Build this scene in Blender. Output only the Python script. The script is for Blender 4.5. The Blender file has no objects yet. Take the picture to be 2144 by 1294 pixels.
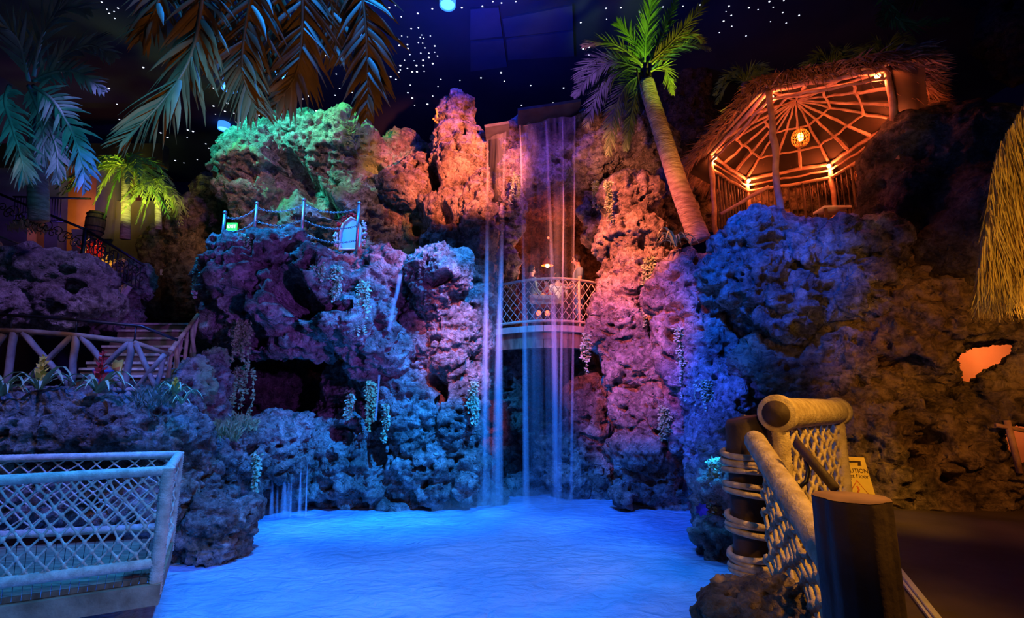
import bpy, bmesh, math, random
import numpy as np
from mathutils import Vector, Matrix, Quaternion
C = bpy.context.scene.collection
SC = bpy.context.scene
random.seed(7)
# ------------------------------------------------------------------ camera, world, exposure, lights
F = 1050.0; PITCH = math.radians(9.9); EYE = 2.2
cp, sp = math.cos(PITCH), math.sin(PITCH)
cam_d = bpy.data.cameras.new('camera'); cam = bpy.data.objects.new('camera', cam_d); C.objects.link(cam)
cam.location = (0, 0, EYE); cam.rotation_euler = (math.pi/2 + PITCH, 0, 0)
cam_d.sensor_width = 36; cam_d.lens = 36*F/2144; cam_d.clip_start = 0.05; cam_d.clip_end = 200
SC.camera = cam
SC.view_settings.view_transform = 'Standard'; SC.view_settings.look = 'None'
SC.view_settings.exposure = 0.3; SC.view_settings.gamma = 1
w = bpy.data.worlds.new('world'); SC.world = w; w.use_nodes = True
w.node_tree.nodes['Background'].inputs[0].default_value = (0.010, 0.020, 0.10, 1)
w.node_tree.nodes['Background'].inputs[1].default_value = 0.2

def ray(px, py):
    a = (px-1072)/F; b = (647-py)/F
    return Vector((a, cp - b*sp, sp + b*cp))
def at(px, py, Y):
    d = ray(px, py); t = Y/d.y
    return Vector((d.x*t, Y, EYE + d.z*t))
def atz(px, py, z):
    d = ray(px, py); t = (z-EYE)/d.z
    return Vector((d.x*t, d.y*t, z))
def mpp(px, py, Y):                      # metres per pixel there
    return Y/ray(px, py).y/F

def spot(loc, target, col, power, ang=40, blend=0.8, r=0.12):  # stage lamps and added fill spots alike
    d = bpy.data.lights.new('stage_or_fill_light', 'SPOT'); d.color = col; d.energy = power
    d.spot_size = math.radians(ang); d.spot_blend = blend; d.shadow_soft_size = r
    o = bpy.data.objects.new('stage_or_fill_light', d); C.objects.link(o)
    o.location = loc; v = Vector(target)-Vector(loc)
    o.rotation_euler = v.to_track_quat('-Z', 'Y').to_euler()
    return o
def point(loc, col, power, r=0.05):  # light of the modelled bulbs and added fill points alike
    d = bpy.data.lights.new('bulb_or_fill_light', 'POINT'); d.color = col; d.energy = power; d.shadow_soft_size = r
    o = bpy.data.objects.new('bulb_or_fill_light', d); C.objects.link(o); o.location = loc
    return o
BLUE = (0.02, 0.16, 1.0); DBLUE = (0.03, 0.06, 1.0); CYAN = (0.03, 0.45, 1.0); ORANGE = (1.0, 0.20, 0.05)
RED = (1.0, 0.06, 0.03); GREEN = (0.08, 1.0, 0.45); PURPLE = (0.45, 0.10, 1.0); AMBER = (1.0, 0.38, 0.05); PINK = (1.0, 0.25, 0.35)
def lights():
    spot((4.2, 2.6, 3.6), (4.35, 6.0, 1.3), (1.0, 0.5, 0.06), 420, 26, 0.9)  # added fill to brighten the wet floor sign
    spot((2.2, 4.0, 5.2), at(1600, 230, 7.6), (1.0, 0.26, 0.08), 420, 46, 0.9)  # added warm fill to bring out the gazebo thatch
    spot((0.7, 0.2, 3.3), at(1660, 960, 2.8), (1.0, 0.46, 0.05), 90, 44, 0.9)  # added second warm fill for the rope handrail
    spot((-1.5, 4.0, 7.5), at(300, 745, 8.9), (0.45, 0.5, 1.0), 420, 22, 0.9)  # added fill that lifts the stair treads
    spot((3.0, 7.6, 1.6), (2.2, 7.2, 0), (0.012, 0.30, 1.0), 60, 90, 0.9)
    spot((-3.5, 6.5, 9.0), at(440, 480, 13), (1.0, 0.4, 0.2), 500, 20, 0.9)
    # pool and lower cliffs, blue washes from overhead
    spot((-1.8, 7.0, 11.5), (-1.7, 6.8, 0), (0.012, 0.26, 1.0), 5200, 50, 0.7, 0.3)  # pool pair added overhead, standing in for underwater lamps
    spot((-2.5, 3.5, 11), (-1.8, 3.6, 0), (0.012, 0.26, 1.0), 2200, 44, 0.8, 0.3)
    spot((3.0, 4.0, 9.5), at(800, 950, 11), (0.01, 0.22, 1.0), 16000, 34, 0.9)
    spot((-1.0, 3.0, 9.5), at(1350, 990, 10.5), (0.01, 0.13, 1.0), 6000, 32, 0.9)
    spot((-7.0, 8.0, 11.0), at(600, 500, 10.6), (0.01, 0.28, 1.0), 8000, 40, 0.8)
    spot((-2.0, 8.5, 11.5), at(820, 520, 10.2), (0.02, 0.22, 1.0), 2600, 34, 0.8)
    spot((2.0, 3.0, 3.2), at(620, 650, 10), (0.36, 0.10, 1.0), 1300, 40, 0.9)
    # cliff tops
    spot((-8.0, 7.5, 11.2), at(600, 330, 12.6), (0.04, 0.85, 0.66), 4600, 40, 0.8)
    spot((-5.5, 9.5, 11.4), at(740, 330, 12.8), (0.12, 1.0, 0.45), 1300, 40, 0.9)
    spot((-2.0, 4.0, 10.5), at(680, 450, 12.8), (1.0, 0.50, 0.42), 1200, 36, 0.9)
    spot((1.0, 6.2, 6.8), at(958, 350, 12), (1.0, 0.19, 0.085), 7500, 36, 0.7)
    spot((2.6, 6.0, 7.0), at(780, 565, 10), (1.0, 0.09, 0.06), 2000, 17, 0.9)
    spot((-1.2, 5.2, 8.8), at(1325, 540, 10.6), (1.0, 0.19, 0.09), 9500, 30, 0.8)
    spot((0.9, 7.0, 5.8), at(1290, 330, 12), (1.0, 0.26, 0.12), 1300, 26, 0.9)
    spot((0.0, 6.0, 6.6), at(1155, 620, 11.5), (0.65, 0.55, 1.0), 300, 13, 0.8, 0.05)  # added front fill on the balcony people, no lamp there
    spot((-1.6, 4.0, 6.0), at(1325, 730, 10.4), (1.0, 0.14, 0.22), 6000, 30, 0.9)
    spot((0.5, 4.0, 7.0), at(965, 740, 10.6), (1.0, 0.17, 0.25), 3600, 18, 0.9)
    spot((1.5, 5.0, 10.5), at(1140, 420, 12), (0.40, 0.12, 1.0), 1500, 30, 0.9)
    # water falls, lit from the side by a small blue wash
    spot((-2.2, 7.5, 9.5), at(1040, 800, 10.4), (0.06, 0.28, 1.0), 2000, 34, 0.9)
    # right hand masses
    spot((0.6, 3.6, 8.0), at(1590, 600, 8.2), (0.0, 0.08, 1.0), 3000, 30, 0.8)
    spot((0.3, 6.5, 4.0), at(1480, 850, 8.6), (0.03, 0.06, 1.0), 1300, 34, 0.9)
    spot((4.6, 2.0, 4.0), at(1930, 850, 7.2), (1.0, 0.34, 0.035), 330, 62, 0.9)
    spot((2.9, 1.4, 3.9), at(1700, 1000, 2.8), (1.0, 0.44, 0.05), 330, 76, 0.8)
    # leaning palm crown and foreground fronds
    spot(at(1530, 300, 7.6), at(1350, 60, 9.2), (0.60, 1.0, 0.08), 480, 40, 0.9)
    spot(at(1500, 470, 8.3), at(1330, 220, 9.2), (1.0, 0.45, 0.06), 200, 40, 0.9)
    spot((-0.2, 1.2, 1.4), at(560, 120, 3.3), (1.0, 0.44, 0.03), 130, 66, 0.9)
    # added blue fill points that wash the ceiling, no bulbs hang here
    point((-1.0, 10.5, 10.0), (0.01, 0.05, 1.0), 160, 0.3)
    point((-5.0, 9.0, 9.6), (0.01, 0.05, 1.0), 80, 0.3)
    # left side
    spot((-3.0, 3.0, 8.5), at(230, 900, 6.8), (0.03, 0.13, 1.0), 3000, 40, 0.9)
    spot((-5.5, 2.0, 7.5), at(120, 860, 6.8), (1.0, 0.5, 0.5), 260, 40, 0.9)
    spot((-0.5, 1.0, 5.5), at(180, 1080, 5.0), (0.04, 0.28, 1.0), 900, 44, 0.9)
    spot((-4.0, 5.0, 7.5), at(100, 600, 8.5), (0.35, 0.20, 1.0), 700, 30, 0.9)
    spot((-4.0, 3.6, 5.2), at(90, 280, 6.0), (0.02, 0.42, 0.75), 190, 40, 0.9)
lights()

# ------------------------------------------------------------------ noise in numpy
def h3(ix, iy, iz, s):
    h = (ix.astype(np.int64)*374761393 + iy.astype(np.int64)*668265263 + iz.astype(np.int64)*2147483647 + s*974634777) & 0xffffffff
    h = ((h ^ (h >> 13))*1274126177) & 0xffffffff
    h = ((h ^ (h >> 16))*2246822519) & 0xffffffff
    return ((h ^ (h >> 15)) & 0xffffff)/float(0xffffff)
def vnoise(p, s=0):
    f = np.floor(p); t = p-f; t = t*t*t*(t*(t*6-15)+10); f = f.astype(np.int64)
    r = 0
    for a in (0, 1):
        for b in (0, 1):
            for c in (0, 1):
                wt = (t[:, 0] if a else 1-t[:, 0])*(t[:, 1] if b else 1-t[:, 1])*(t[:, 2] if c else 1-t[:, 2])
                r = r + wt*h3(f[:, 0]+a, f[:, 1]+b, f[:, 2]+c, s)
    return r*2-1
def fbm(p, s=0, o=3):
    r = 0; a = 1.0; q = p.copy()
    for k in range(o):
        r = r + a*vnoise(q, s+k); q = q*2.03+11.7; a *= 0.5
    return r
def ridged(p, s=0, o=2):
    r = 0; a = 1.0; q = p.copy()
    for k in range(o):
        r = r + a*(1-2*np.abs(vnoise(q, s+k))); q = q*2.1+5.3; a *= 0.5
    return r
def worley(p, s=0):
    f = np.floor(p-0.5).astype(np.int64); best = np.full(len(p), 9.0); idr = np.zeros(len(p))
    for a in (0, 1):
        for b in (0, 1):
            for c in (0, 1):
                X, Y_, Z = f[:, 0]+a, f[:, 1]+b, f[:, 2]+c
                q = np.stack([X+0.2+0.6*h3(X, Y_, Z, s), Y_+0.2+0.6*h3(X, Y_, Z, s+1), Z+0.2+0.6*h3(X, Y_, Z, s+2)], 1)
                d = np.sqrt(((p-q)**2).sum(1)); m = d < best
                best = np.where(m, d, best); idr = np.where(m, h3(X, Y_, Z, s+3), idr)
    return best, idr

# ------------------------------------------------------------------ materials
def mat(name, c1, c2=None, scale=6.0, rough=0.8, bump=0.0, bscale=None, metal=0.0, coord='Object', stretch=(1, 1, 1), emis=None, es=0, spec=0.3, trans=0):
    m = bpy.data.materials.new(name); m.use_nodes = True; nt = m.node_tree; N = nt.nodes; L = nt.links
    b = N['Principled BSDF']; b.inputs['Roughness'].default_value = rough; b.inputs['Metallic'].default_value = metal
    b.inputs['Specular IOR Level'].default_value = spec
    c2 = c2 or tuple(x*0.55 for x in c1)
    tc = N.new('ShaderNodeTexCoord'); mp = N.new('ShaderNodeMapping'); mp.inputs['Scale'].default_value = stretch
    L.new(tc.outputs[coord], mp.inputs[0])
    n = N.new('ShaderNodeTexNoise'); n.inputs['Scale'].default_value = scale; n.inputs['Detail'].default_value = 5
    L.new(mp.outputs[0], n.inputs['Vector'])
    r = N.new('ShaderNodeValToRGB'); r.color_ramp.elements[0].position = 0.35; r.color_ramp.elements[1].position = 0.65
    r.color_ramp.elements[0].color = (*c2, 1); r.color_ramp.elements[1].color = (*c1, 1)
    L.new(n.outputs[0], r.inputs[0]); L.new(r.outputs[0], b.inputs['Base Color'])
    if bump:
        n2 = N.new('ShaderNodeTexNoise'); n2.inputs['Scale'].default_value = bscale or scale*3; n2.inputs['Detail'].default_value = 6
        L.new(mp.outputs[0], n2.inputs['Vector'])
        bp = N.new('ShaderNodeBump'); bp.inputs['Strength'].default_value = 1; bp.inputs['Distance'].default_value = bump
        L.new(n2.outputs[0], bp.inputs['Height']); L.new(bp.outputs[0], b.inputs['Normal'])
    if emis:
        b.inputs['Emission Color'].default_value = (*emis, 1); b.inputs['Emission Strength'].default_value = es
    if trans:
        b.inputs['Transmission Weight'].default_value = trans
    return m
def rock_mat(name, cols, moss=None, bump=0.11, mot=1.0, det=10):
    m = bpy.data.materials.new(name); m.use_nodes = True; nt = m.node_tree; N = nt.nodes; L = nt.links
    b = N['Principled BSDF']; b.inputs['Roughness'].default_value = 0.75; b.inputs['Specular IOR Level'].default_value = 0.25
    tc = N.new('ShaderNodeTexCoord')
    n = N.new('ShaderNodeTexNoise'); n.inputs['Scale'].default_value = 1.3; n.inputs['Detail'].default_value = 8; n.inputs['Roughness'].default_value = 0.7
    L.new(tc.outputs['Object'], n.inputs['Vector'])
    r = N.new('ShaderNodeValToRGB'); e = r.color_ramp.elements
    e[0].position = 0.32; e[0].color = (*cols[0], 1); e[1].position = 0.62; e[1].color = (*cols[2], 1)
    k = e.new(0.47); k.color = (*cols[1], 1)
    L.new(n.outputs[0], r.inputs[0])
    col = r.outputs[0]
    # small dark pores of the coral stone
    v = N.new('ShaderNodeTexVoronoi'); v.inputs['Scale'].default_value = 9; v.inputs['Randomness'].default_value = 1
    nd = N.new('ShaderNodeTexNoise'); nd.inputs['Scale'].default_value = 7
    L.new(tc.outputs['Object'], nd.inputs['Vector'])
    mx = N.new('ShaderNodeMixRGB'); mx.inputs[0].default_value = 0.18
    L.new(tc.outputs['Object'], mx.inputs[1]); L.new(nd.outputs['Color'], mx.inputs[2]); L.new(mx.outputs[0], v.inputs['Vector'])
    rp = N.new('ShaderNodeValToRGB'); rp.color_ramp.elements[0].position = 0.10; rp.color_ramp.elements[1].position = 0.30
    L.new(v.outputs['Distance'], rp.inputs[0])
    n3 = N.new('ShaderNodeTexNoise'); n3.inputs['Scale'].default_value = 16; n3.inputs['Detail'].default_value = 7; n3.inputs['Roughness'].default_value = 0.65
    L.new(tc.outputs['Object'], n3.inputs['Vector'])
    ad = N.new('ShaderNodeMath'); ad.operation = 'MULTIPLY_ADD'; ad.inputs[1].default_value = 0.55
    L.new(rp.outputs[0], ad.inputs[0]); L.new(n3.outputs[0], ad.inputs[2])
    bp = N.new('ShaderNodeBump'); bp.inputs['Strength'].default_value = 1.0; bp.inputs['Distance'].default_value = bump
    L.new(ad.outputs[0], bp.inputs['Height']); L.new(bp.outputs[0], b.inputs['Normal'])
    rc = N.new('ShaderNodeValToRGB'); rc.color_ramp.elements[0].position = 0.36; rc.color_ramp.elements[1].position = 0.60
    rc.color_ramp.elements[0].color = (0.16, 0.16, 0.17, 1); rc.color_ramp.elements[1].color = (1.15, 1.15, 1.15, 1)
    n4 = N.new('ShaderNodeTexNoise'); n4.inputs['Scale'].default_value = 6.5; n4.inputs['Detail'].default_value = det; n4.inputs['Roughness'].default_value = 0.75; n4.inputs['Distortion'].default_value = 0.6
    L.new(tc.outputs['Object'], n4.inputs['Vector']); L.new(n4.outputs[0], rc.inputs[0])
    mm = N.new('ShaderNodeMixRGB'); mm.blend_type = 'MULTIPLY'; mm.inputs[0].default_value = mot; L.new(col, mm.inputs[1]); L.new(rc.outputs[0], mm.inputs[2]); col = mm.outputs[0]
    if moss:
        nm = N.new('ShaderNodeTexNoise'); nm.inputs['Scale'].default_value = 0.9; nm.inputs['Detail'].default_value = 6
        mpm = N.new('ShaderNodeMapping'); mpm.inputs['Location'].default_value = (3, 7, 1); mpm.inputs['Scale'].default_value = (1, 1, 0.4)
        L.new(tc.outputs['Object'], mpm.inputs[0]); L.new(mpm.outputs[0], nm.inputs['Vector'])
        rm = N.new('ShaderNodeValToRGB'); rm.color_ramp.elements[0].position = 0.54; rm.color_ramp.elements[1].position = 0.62
        L.new(nm.outputs[0], rm.inputs[0])
        m2 = N.new('ShaderNodeMixRGB'); L.new(rm.outputs[0], m2.inputs[0]); L.new(col, m2.inputs[1]); m2.inputs[2].default_value = (*moss, 1)
        col = m2.outputs[0]
    L.new(col, b.inputs['Base Color'])
    return m
M = {}
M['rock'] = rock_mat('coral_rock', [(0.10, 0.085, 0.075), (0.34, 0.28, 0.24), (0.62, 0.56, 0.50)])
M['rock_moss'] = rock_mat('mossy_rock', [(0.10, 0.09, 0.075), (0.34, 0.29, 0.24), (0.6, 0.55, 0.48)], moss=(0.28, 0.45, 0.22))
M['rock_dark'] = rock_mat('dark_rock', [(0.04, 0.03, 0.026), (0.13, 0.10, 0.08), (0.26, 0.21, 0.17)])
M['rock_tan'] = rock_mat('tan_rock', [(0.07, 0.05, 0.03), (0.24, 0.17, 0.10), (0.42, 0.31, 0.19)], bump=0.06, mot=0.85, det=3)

# ------------------------------------------------------------------ object helpers
def tag(o, label=None, cat=None, group=None, kind=None):
    if label: o['label'] = label
    if cat: o['category'] = cat
    if group: o['group'] = group
    if kind: o['kind'] = kind
    return o
def empty(name, loc, label=None, cat=None, group=None):
    o = bpy.data.objects.new(name, None); o.empty_display_size = 0.1; C.objects.link(o); o.location = loc
    return tag(o, label, cat, group)
def copy_tree(o, parent=None):
    c = o.copy(); C.objects.link(c); c.parent = parent
    for ch in list(o.children): copy_tree(ch, c)
    return c
class MB:
    def __init__(s): s.v = []; s.f = []
    def add(s, v, f):
        n = len(s.v); s.v += [tuple(x) for x in v]; s.f += [tuple(i+n for i in q) for q in f]; return s
    def box(s, c, size, R=None):
        c = Vector(c); h = Vector(size)/2; R = R or Matrix()
        R = R.to_3x3()
        vs = [c + R @ Vector((sx*h.x, sy*h.y, sz*h.z)) for sx in (-1, 1) for sy in (-1, 1) for sz in (-1, 1)]
        return s.add(vs, [(0, 1, 3, 2), (4, 6, 7, 5), (0, 4, 5, 1), (2, 3, 7, 6), (0, 2, 6, 4), (1, 5, 7, 3)])
    def bar(s, a, b, w_, h_, up=(0, 0, 1)):
        a = Vector(a); b = Vector(b); d = (b-a).normalized(); x = d.cross(Vector(up)).normalized(); u = x.cross(d)
        vs = []
        for p in (a, b):
            vs += [p + x*w_/2*i + u*h_/2*j for i, j in ((-1, -1), (1, -1), (1, 1), (-1, 1))]
        return s.add(vs, [(0, 1, 2, 3), (7, 6, 5, 4), (0, 4, 5, 1), (1, 5, 6, 2), (2, 6, 7, 3), (3, 7, 4, 0)])
    def tube(s, pts, r, n=6, jit=0.0, closed=False):
        pts = [Vector(p) for p in pts]; k = len(pts)
        rs = r if isinstance(r, (list, tuple)) else [r]*k
        prev = None; rings = []
        for i, p in enumerate(pts):
            if closed: d = pts[(i+1) % k]-pts[i-1]
            else: d = pts[min(i+1, k-1)]-pts[max(i-1, 0)]
            d.normalize()
            if prev is None:
                u = d.orthogonal().normalized()
            else:
                u = prev - d*prev.dot(d)
                u = u.normalized() if u.length > 1e-6 else d.orthogonal().normalized()
            prev = u; v = d.cross(u)
            rr = rs[i]*(1+random.uniform(-jit, jit))
            rings.append([p + (u*math.cos(6.28318*j/n) + v*math.sin(6.28318*j/n))*rr for j in range(n)])
        vs = [q for ring in rings for q in ring]; fs = []
        m = k if closed else k-1
        for i in range(m):
            a = i*n; b = ((i+1) % k)*n
            for j in range(n):
                j2 = (j+1) % n; fs.append((a+j, a+j2, b+j2, b+j))
        if not closed:
            fs.append(tuple(reversed(range(n)))); fs.append(tuple((k-1)*n+j for j in range(n)))
        return s.add(vs, fs)
    def ball(s, c, r, n=8, m=6, sc=(1, 1, 1)):
        c = Vector(c); vs = [c+Vector((0, 0, r*sc[2]))]; fs = []
        for i in range(1, m):
            t = math.pi*i/m
            for j in range(n):
                a = 2*math.pi*j/n
                vs.append(c+Vector((r*sc[0]*math.sin(t)*math.cos(a), r*sc[1]*math.sin(t)*math.sin(a), r*sc[2]*math.cos(t))))
        vs.append(c-Vector((0, 0, r*sc[2])))
        for j in range(n): fs.append((0, 1+j, 1+(j+1) % n))
        for i in range(m-2):
            for j in range(n):
                a = 1+i*n; fs.append((a+j, a+n+j, a+n+(j+1) % n, a+(j+1) % n))
        a = 1+(m-2)*n
        for j in range(n): fs.append((a+j, len(vs)-1, a+(j+1) % n))
        return s.add(vs, fs)
    def build(s, name, m, parent=None, smooth=True, origin=None):
        vs = s.v
        me = bpy.data.meshes.new(name)
        off = Vector(origin) if origin is not None else Vector((0, 0, 0))
        if parent is not None and origin is None:
            p = parent; off = Vector((0, 0, 0))
            while p is not None: off += Vector(p.location); p = p.parent
        me.from_pydata([tuple(Vector(v)-off) for v in vs], [], s.f)
        me.materials.append(m)
        if smooth: me.polygons.foreach_set('use_smooth', [True]*len(me.polygons))
        o = bpy.data.objects.new(name, me); C.objects.link(o)
        if parent is not None: o.parent = parent
        else: o.location = off
        return o
def rough_pts(a, b, n, amp, sag=0):
    a = Vector(a); b = Vector(b); out = []
    for i in range(n+1):
        t = i/n; p = a.lerp(b, t)
        if 0 < i < n: p = p + Vector((random.uniform(-amp, amp), random.uniform(-amp, amp), random.uniform(-amp, amp)))
        p.z -= sag*4*t*(1-t); out.append(p)
    return out

# ------------------------------------------------------------------ rock builder
def eval_remesh(me, vox, cuts=None):
    o = bpy.data.objects.new('tmp', me); C.objects.link(o)
    if cuts:
        for cme in cuts:
            co = bpy.data.objects.new('tmpc', cme); C.objects.link(co); co.hide_render = True
            bm_ = o.modifiers.new('b', 'BOOLEAN'); bm_.operation = 'DIFFERENCE'; bm_.object = co; bm_.solver = 'EXACT'
    md = o.modifiers.new('r', 'REMESH'); md.mode = 'VOXEL'; md.voxel_size = vox; md.use_smooth_shade = True
    dg = bpy.context.evaluated_depsgraph_get(); dg.update()
    ne = bpy.data.meshes.new_from_object(o.evaluated_get(dg))
    for m_ in list(o.modifiers):
        if m_.type == 'BOOLEAN': bpy.data.objects.remove(m_.object)
    bpy.data.objects.remove(o)
    return ne
def get_co(me):
    n = len(me.vertices); co = np.empty(n*3, np.float32); me.vertices.foreach_get('co', co)
    no = np.empty(n*3, np.float32); me.vertices.foreach_get('normal', no)
    return co.reshape(-1, 3).astype(np.float64), no.reshape(-1, 3).astype(np.float64)
def rock(name, label, blobs, m, vox=0.036, big=0.28, mid=0.13, fine=0.03, pit=0.24, freq=1.0, seed=1, kind=None, cuts=None, carve=(), cat='rock', parts=None, parent=None):
    bm = bmesh.new()
    for b in blobs:
        px, py, Y, rx, ry, rd = b[:6]
        c = at(px, py, Y); s = mpp(px, py, Y)
        mt = Matrix.Translation(c) @ Matrix.Diagonal((rx*s, rd, ry*s, 1))
        bmesh.ops.create_icosphere(bm, subdivisions=3, radius=1, matrix=mt)
    me = bpy.data.meshes.new(name); bm.to_mesh(me); bm.free()
    me = eval_remesh(me, max(0.09, vox*2.4), cuts=None)
    co, no = get_co(me)
    co = co + no*(big*fbm(co*0.75*freq, seed, 3)+mid*ridged(co*1.7*freq, seed+9, 2)-mid*0.3)[:, None]
    me.vertices.foreach_set('co', co.astype(np.float32).ravel()); me.update()
    me = eval_remesh(me, vox, cuts)
    co, no = get_co(me)
    d = mid*0.55*ridged(co*3.4*freq*np.array([1, 1, 1.5]), seed+20, 2) + fine*ridged(co*9*freq*np.array([1, 1, 1.6]), seed+30, 2)
    if pit:
        wob = np.stack([fbm(co*4, seed+40, 2), fbm(co*4, seed+41, 2), fbm(co*4, seed+42, 2)], 1)*0.09
        f1, idr = worley((co+wob)*2.3*freq*np.array([1, 1, 1.25]), seed+50)
        rr = 0.20+0.26*np.clip((idr-0.5)/0.5, 0, 1)
        d = d - pit*np.clip((rr-f1)/rr*2.2, 0, 1)*(0.5+idr)*(idr > 0.5)
        f2, id2 = worley((co+wob*0.6)*5.2*freq, seed+60)
        d = d - pit*0.42*np.clip((0.36-f2)/0.36*2, 0, 1)*(id2 > 0.42)
    co = co+no*d[:, None]
    for (x0, y0), (x1, y1), Yc, rc_, dc in carve:
        A_ = np.array(at(x0, y0, Yc)); B_ = np.array(at(x1, y1, Yc)); ab = (B_-A_)[[0, 2]]; ap_ = co[:, [0, 2]]-A_[[0, 2]]
        tt = np.clip((ap_@ab)/max(1e-6, ab@ab), 0, 1); dd_ = np.sqrt(((ap_-tt[:, None]*ab)**2).sum(1))+0.06*fbm(co*3, seed+70, 2)
        co[:, 1] += np.where(co[:, 1] < Yc+0.4, dc*np.clip((rc_-dd_)/rc_*2, 0, 1), 0)
    if parent is None:
        c0 = co.mean(0); c0[2] = co[:, 2].min()
    else: c0 = np.array(parent.location)
    me.vertices.foreach_set('co', (co-c0).astype(np.float32).ravel()); me.update()
    me.materials.clear(); me.materials.append(m); me.polygons.foreach_set('use_smooth', [True]*len(me.polygons))
    me.name = name
    o = bpy.data.objects.new(name, me); C.objects.link(o)
    if parent is None:
        o.location = c0; tag(o, label, cat, None, kind)
    else:
        o.parent = parent
    ROCKCO[o.name] = co[::2].astype(np.float32)
    return o
ROCKCO = {}
# ------------------------------------------------------------------ setting: ceiling, walls, floor
def plane_struct(name, vs, m, faces=None):
    b = MB().add(vs, faces or [tuple(range(len(vs)))]); o = b.build(name, m, smooth=False); o['kind'] = 'structure'; return o
M['black'] = mat('black_paint', (0.05, 0.06, 0.14), (0.035, 0.04, 0.10), 0.6, 0.9)
M['concrete'] = mat('painted_concrete', (0.12, 0.085, 0.055), (0.07, 0.05, 0.032), 1.5, 0.7, 0.01, 8)
CZ = 12.0
MB().box((0, 8.5, CZ+0.1), (36, 27, 0.2)).build('ceiling', M['black'], smooth=False)['kind'] = 'structure'
MB().box((0, 22, 6), (36, 0.2, 12)).build('wall_back', M['black'], smooth=False)['kind'] = 'structure'
MB().box((-16, 8.5, 6), (0.2, 27, 12)).build('wall_left', M['black'], smooth=False)['kind'] = 'structure'
MB().box((16, 8.5, 6), (0.2, 27, 12)).build('wall_right', M['black'], smooth=False)['kind'] = 'structure'
MB().box((0, 8.5, -0.9), (32, 27, 0.2)).build('floor', M['concrete'], smooth=False)['kind'] = 'structure'

# ------------------------------------------------------------------ pool water
def water_mat():
    m = bpy.data.materials.new('milky_water'); m.use_nodes = True; N = m.node_tree.nodes; L = m.node_tree.links
    b = N['Principled BSDF']; b.inputs['Roughness'].default_value = 0.22; b.inputs['IOR'].default_value = 1.33
    tc = N.new('ShaderNodeTexCoord'); mp = N.new('ShaderNodeMapping'); mp.inputs['Scale'].default_value = (1, 1.6, 1)
    L.new(tc.outputs['Object'], mp.inputs[0])
    n = N.new('ShaderNodeTexNoise'); n.inputs['Scale'].default_value = 0.55; n.inputs['Detail'].default_value = 7; n.inputs['Distortion'].default_value = 0.7
    L.new(mp.outputs[0], n.inputs['Vector'])
    r = N.new('ShaderNodeValToRGB'); r.color_ramp.elements[0].position = 0.38; r.color_ramp.elements[1].position = 0.66
    r.color_ramp.elements[0].color = (0.22, 0.44, 0.70, 1); r.color_ramp.elements[1].color = (0.42, 0.62, 0.86, 1)
    L.new(n.outputs[0], r.inputs[0]); L.new(r.outputs[0], b.inputs['Base Color'])
    n2 = N.new('ShaderNodeTexNoise'); n2.inputs['Scale'].default_value = 3.0; n2.inputs['Detail'].default_value = 6; n2.inputs['Distortion'].default_value = 1.0
    L.new(mp.outputs[0], n2.inputs['Vector'])
    bp = N.new('ShaderNodeBump'); bp.inputs['Distance'].default_value = 0.09; L.new(n2.outputs[0], bp.inputs['Height']); L.new(bp.outputs[0], b.inputs['Normal'])
    return m
M['water'] = water_mat()
g = []; fs = []; nx, ny = 160, 150
xs = np.linspace(-9, 4.6, nx); ys = np.linspace(0.6, 15.5, ny)
P = np.array([[x, y, 0] for y in ys for x in xs])
fx, fy = -0.35, 10.35
dd = np.hypot(P[:, 0]-fx, P[:, 1]-fy)
P[:, 2] = 0.018*fbm(P*1.6+3, 5, 3) + 0.03*np.exp(-dd*0.8)*np.sin(dd*9)
for j in range(ny-1):
    for i in range(nx-1):
        a = j*nx+i; fs.append((a, a+1, a+nx+1, a+nx))
wo = MB().add(P.tolist(), fs).build('pool_water', M['water'])
tag(wo, 'glowing bright blue water of the pool below the cliffs', 'pool water')

# ------------------------------------------------------------------ the cliffs
rock('rock_cliff', 'tall mossy green-lit cliff at the upper left behind the mirror', [
    (560, 365, 12.6, 62, 90, 1.1), (650, 335, 12.8, 100, 80, 1.2), (525, 420, 12.4, 40, 90, .8), (715, 325, 12.8, 72, 72, 1.1),
    (600, 450, 12.9, 115, 100, .9), (740, 430, 12.9, 110, 110, .9), (800, 370, 13.2, 50, 70, .7), (850, 345, 13.6, 60, 60, .7),
    (800, 470, 13, 110, 100, .8), (700, 600, 13, 230, 120, .7), (540, 500, 12.9, 55, 80, .7), (890, 470, 13, 50, 120, .8)],
    M['rock_moss'], vox=0.040, seed=3, big=0.3, carve=[((610, 350), (690, 440), 12.2, .3, .7), ((690, 440), (740, 470), 12.2, .25, .6), ((545, 370), (548, 395), 12, .12, .3), ((765, 335), (790, 345), 12.2, .15, .4)])
rock('rock_column', 'tall orange-lit rock pillar left of the waterfall, top of the cliff', [
    (955, 240, 12, 44, 44, .5), (958, 300, 12, 52, 60, .6), (952, 370, 12, 52, 70, .7), (940, 440, 12, 62, 62, .8),
    (850, 392, 11.9, 50, 44, .6), (875, 350, 12.1, 34, 36, .5), (1000, 455, 11.5, 30, 92, .5), (1012, 560, 11.4, 28, 100, .5), (935, 500, 12.1, 60, 60, .7)],
    M['rock'], seed=11, big=0.14, mid=0.11, carve=[((908, 345), (912, 395), 11.6, .14, .8), ((930, 450), (932, 465), 11.6, .2, .5), ((870, 450), (880, 480), 11.9, .25, .6), ((968, 265), (972, 285), 11.5, .1, .3), ((955, 300), (958, 325), 11.5, .09, .3)])
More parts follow.
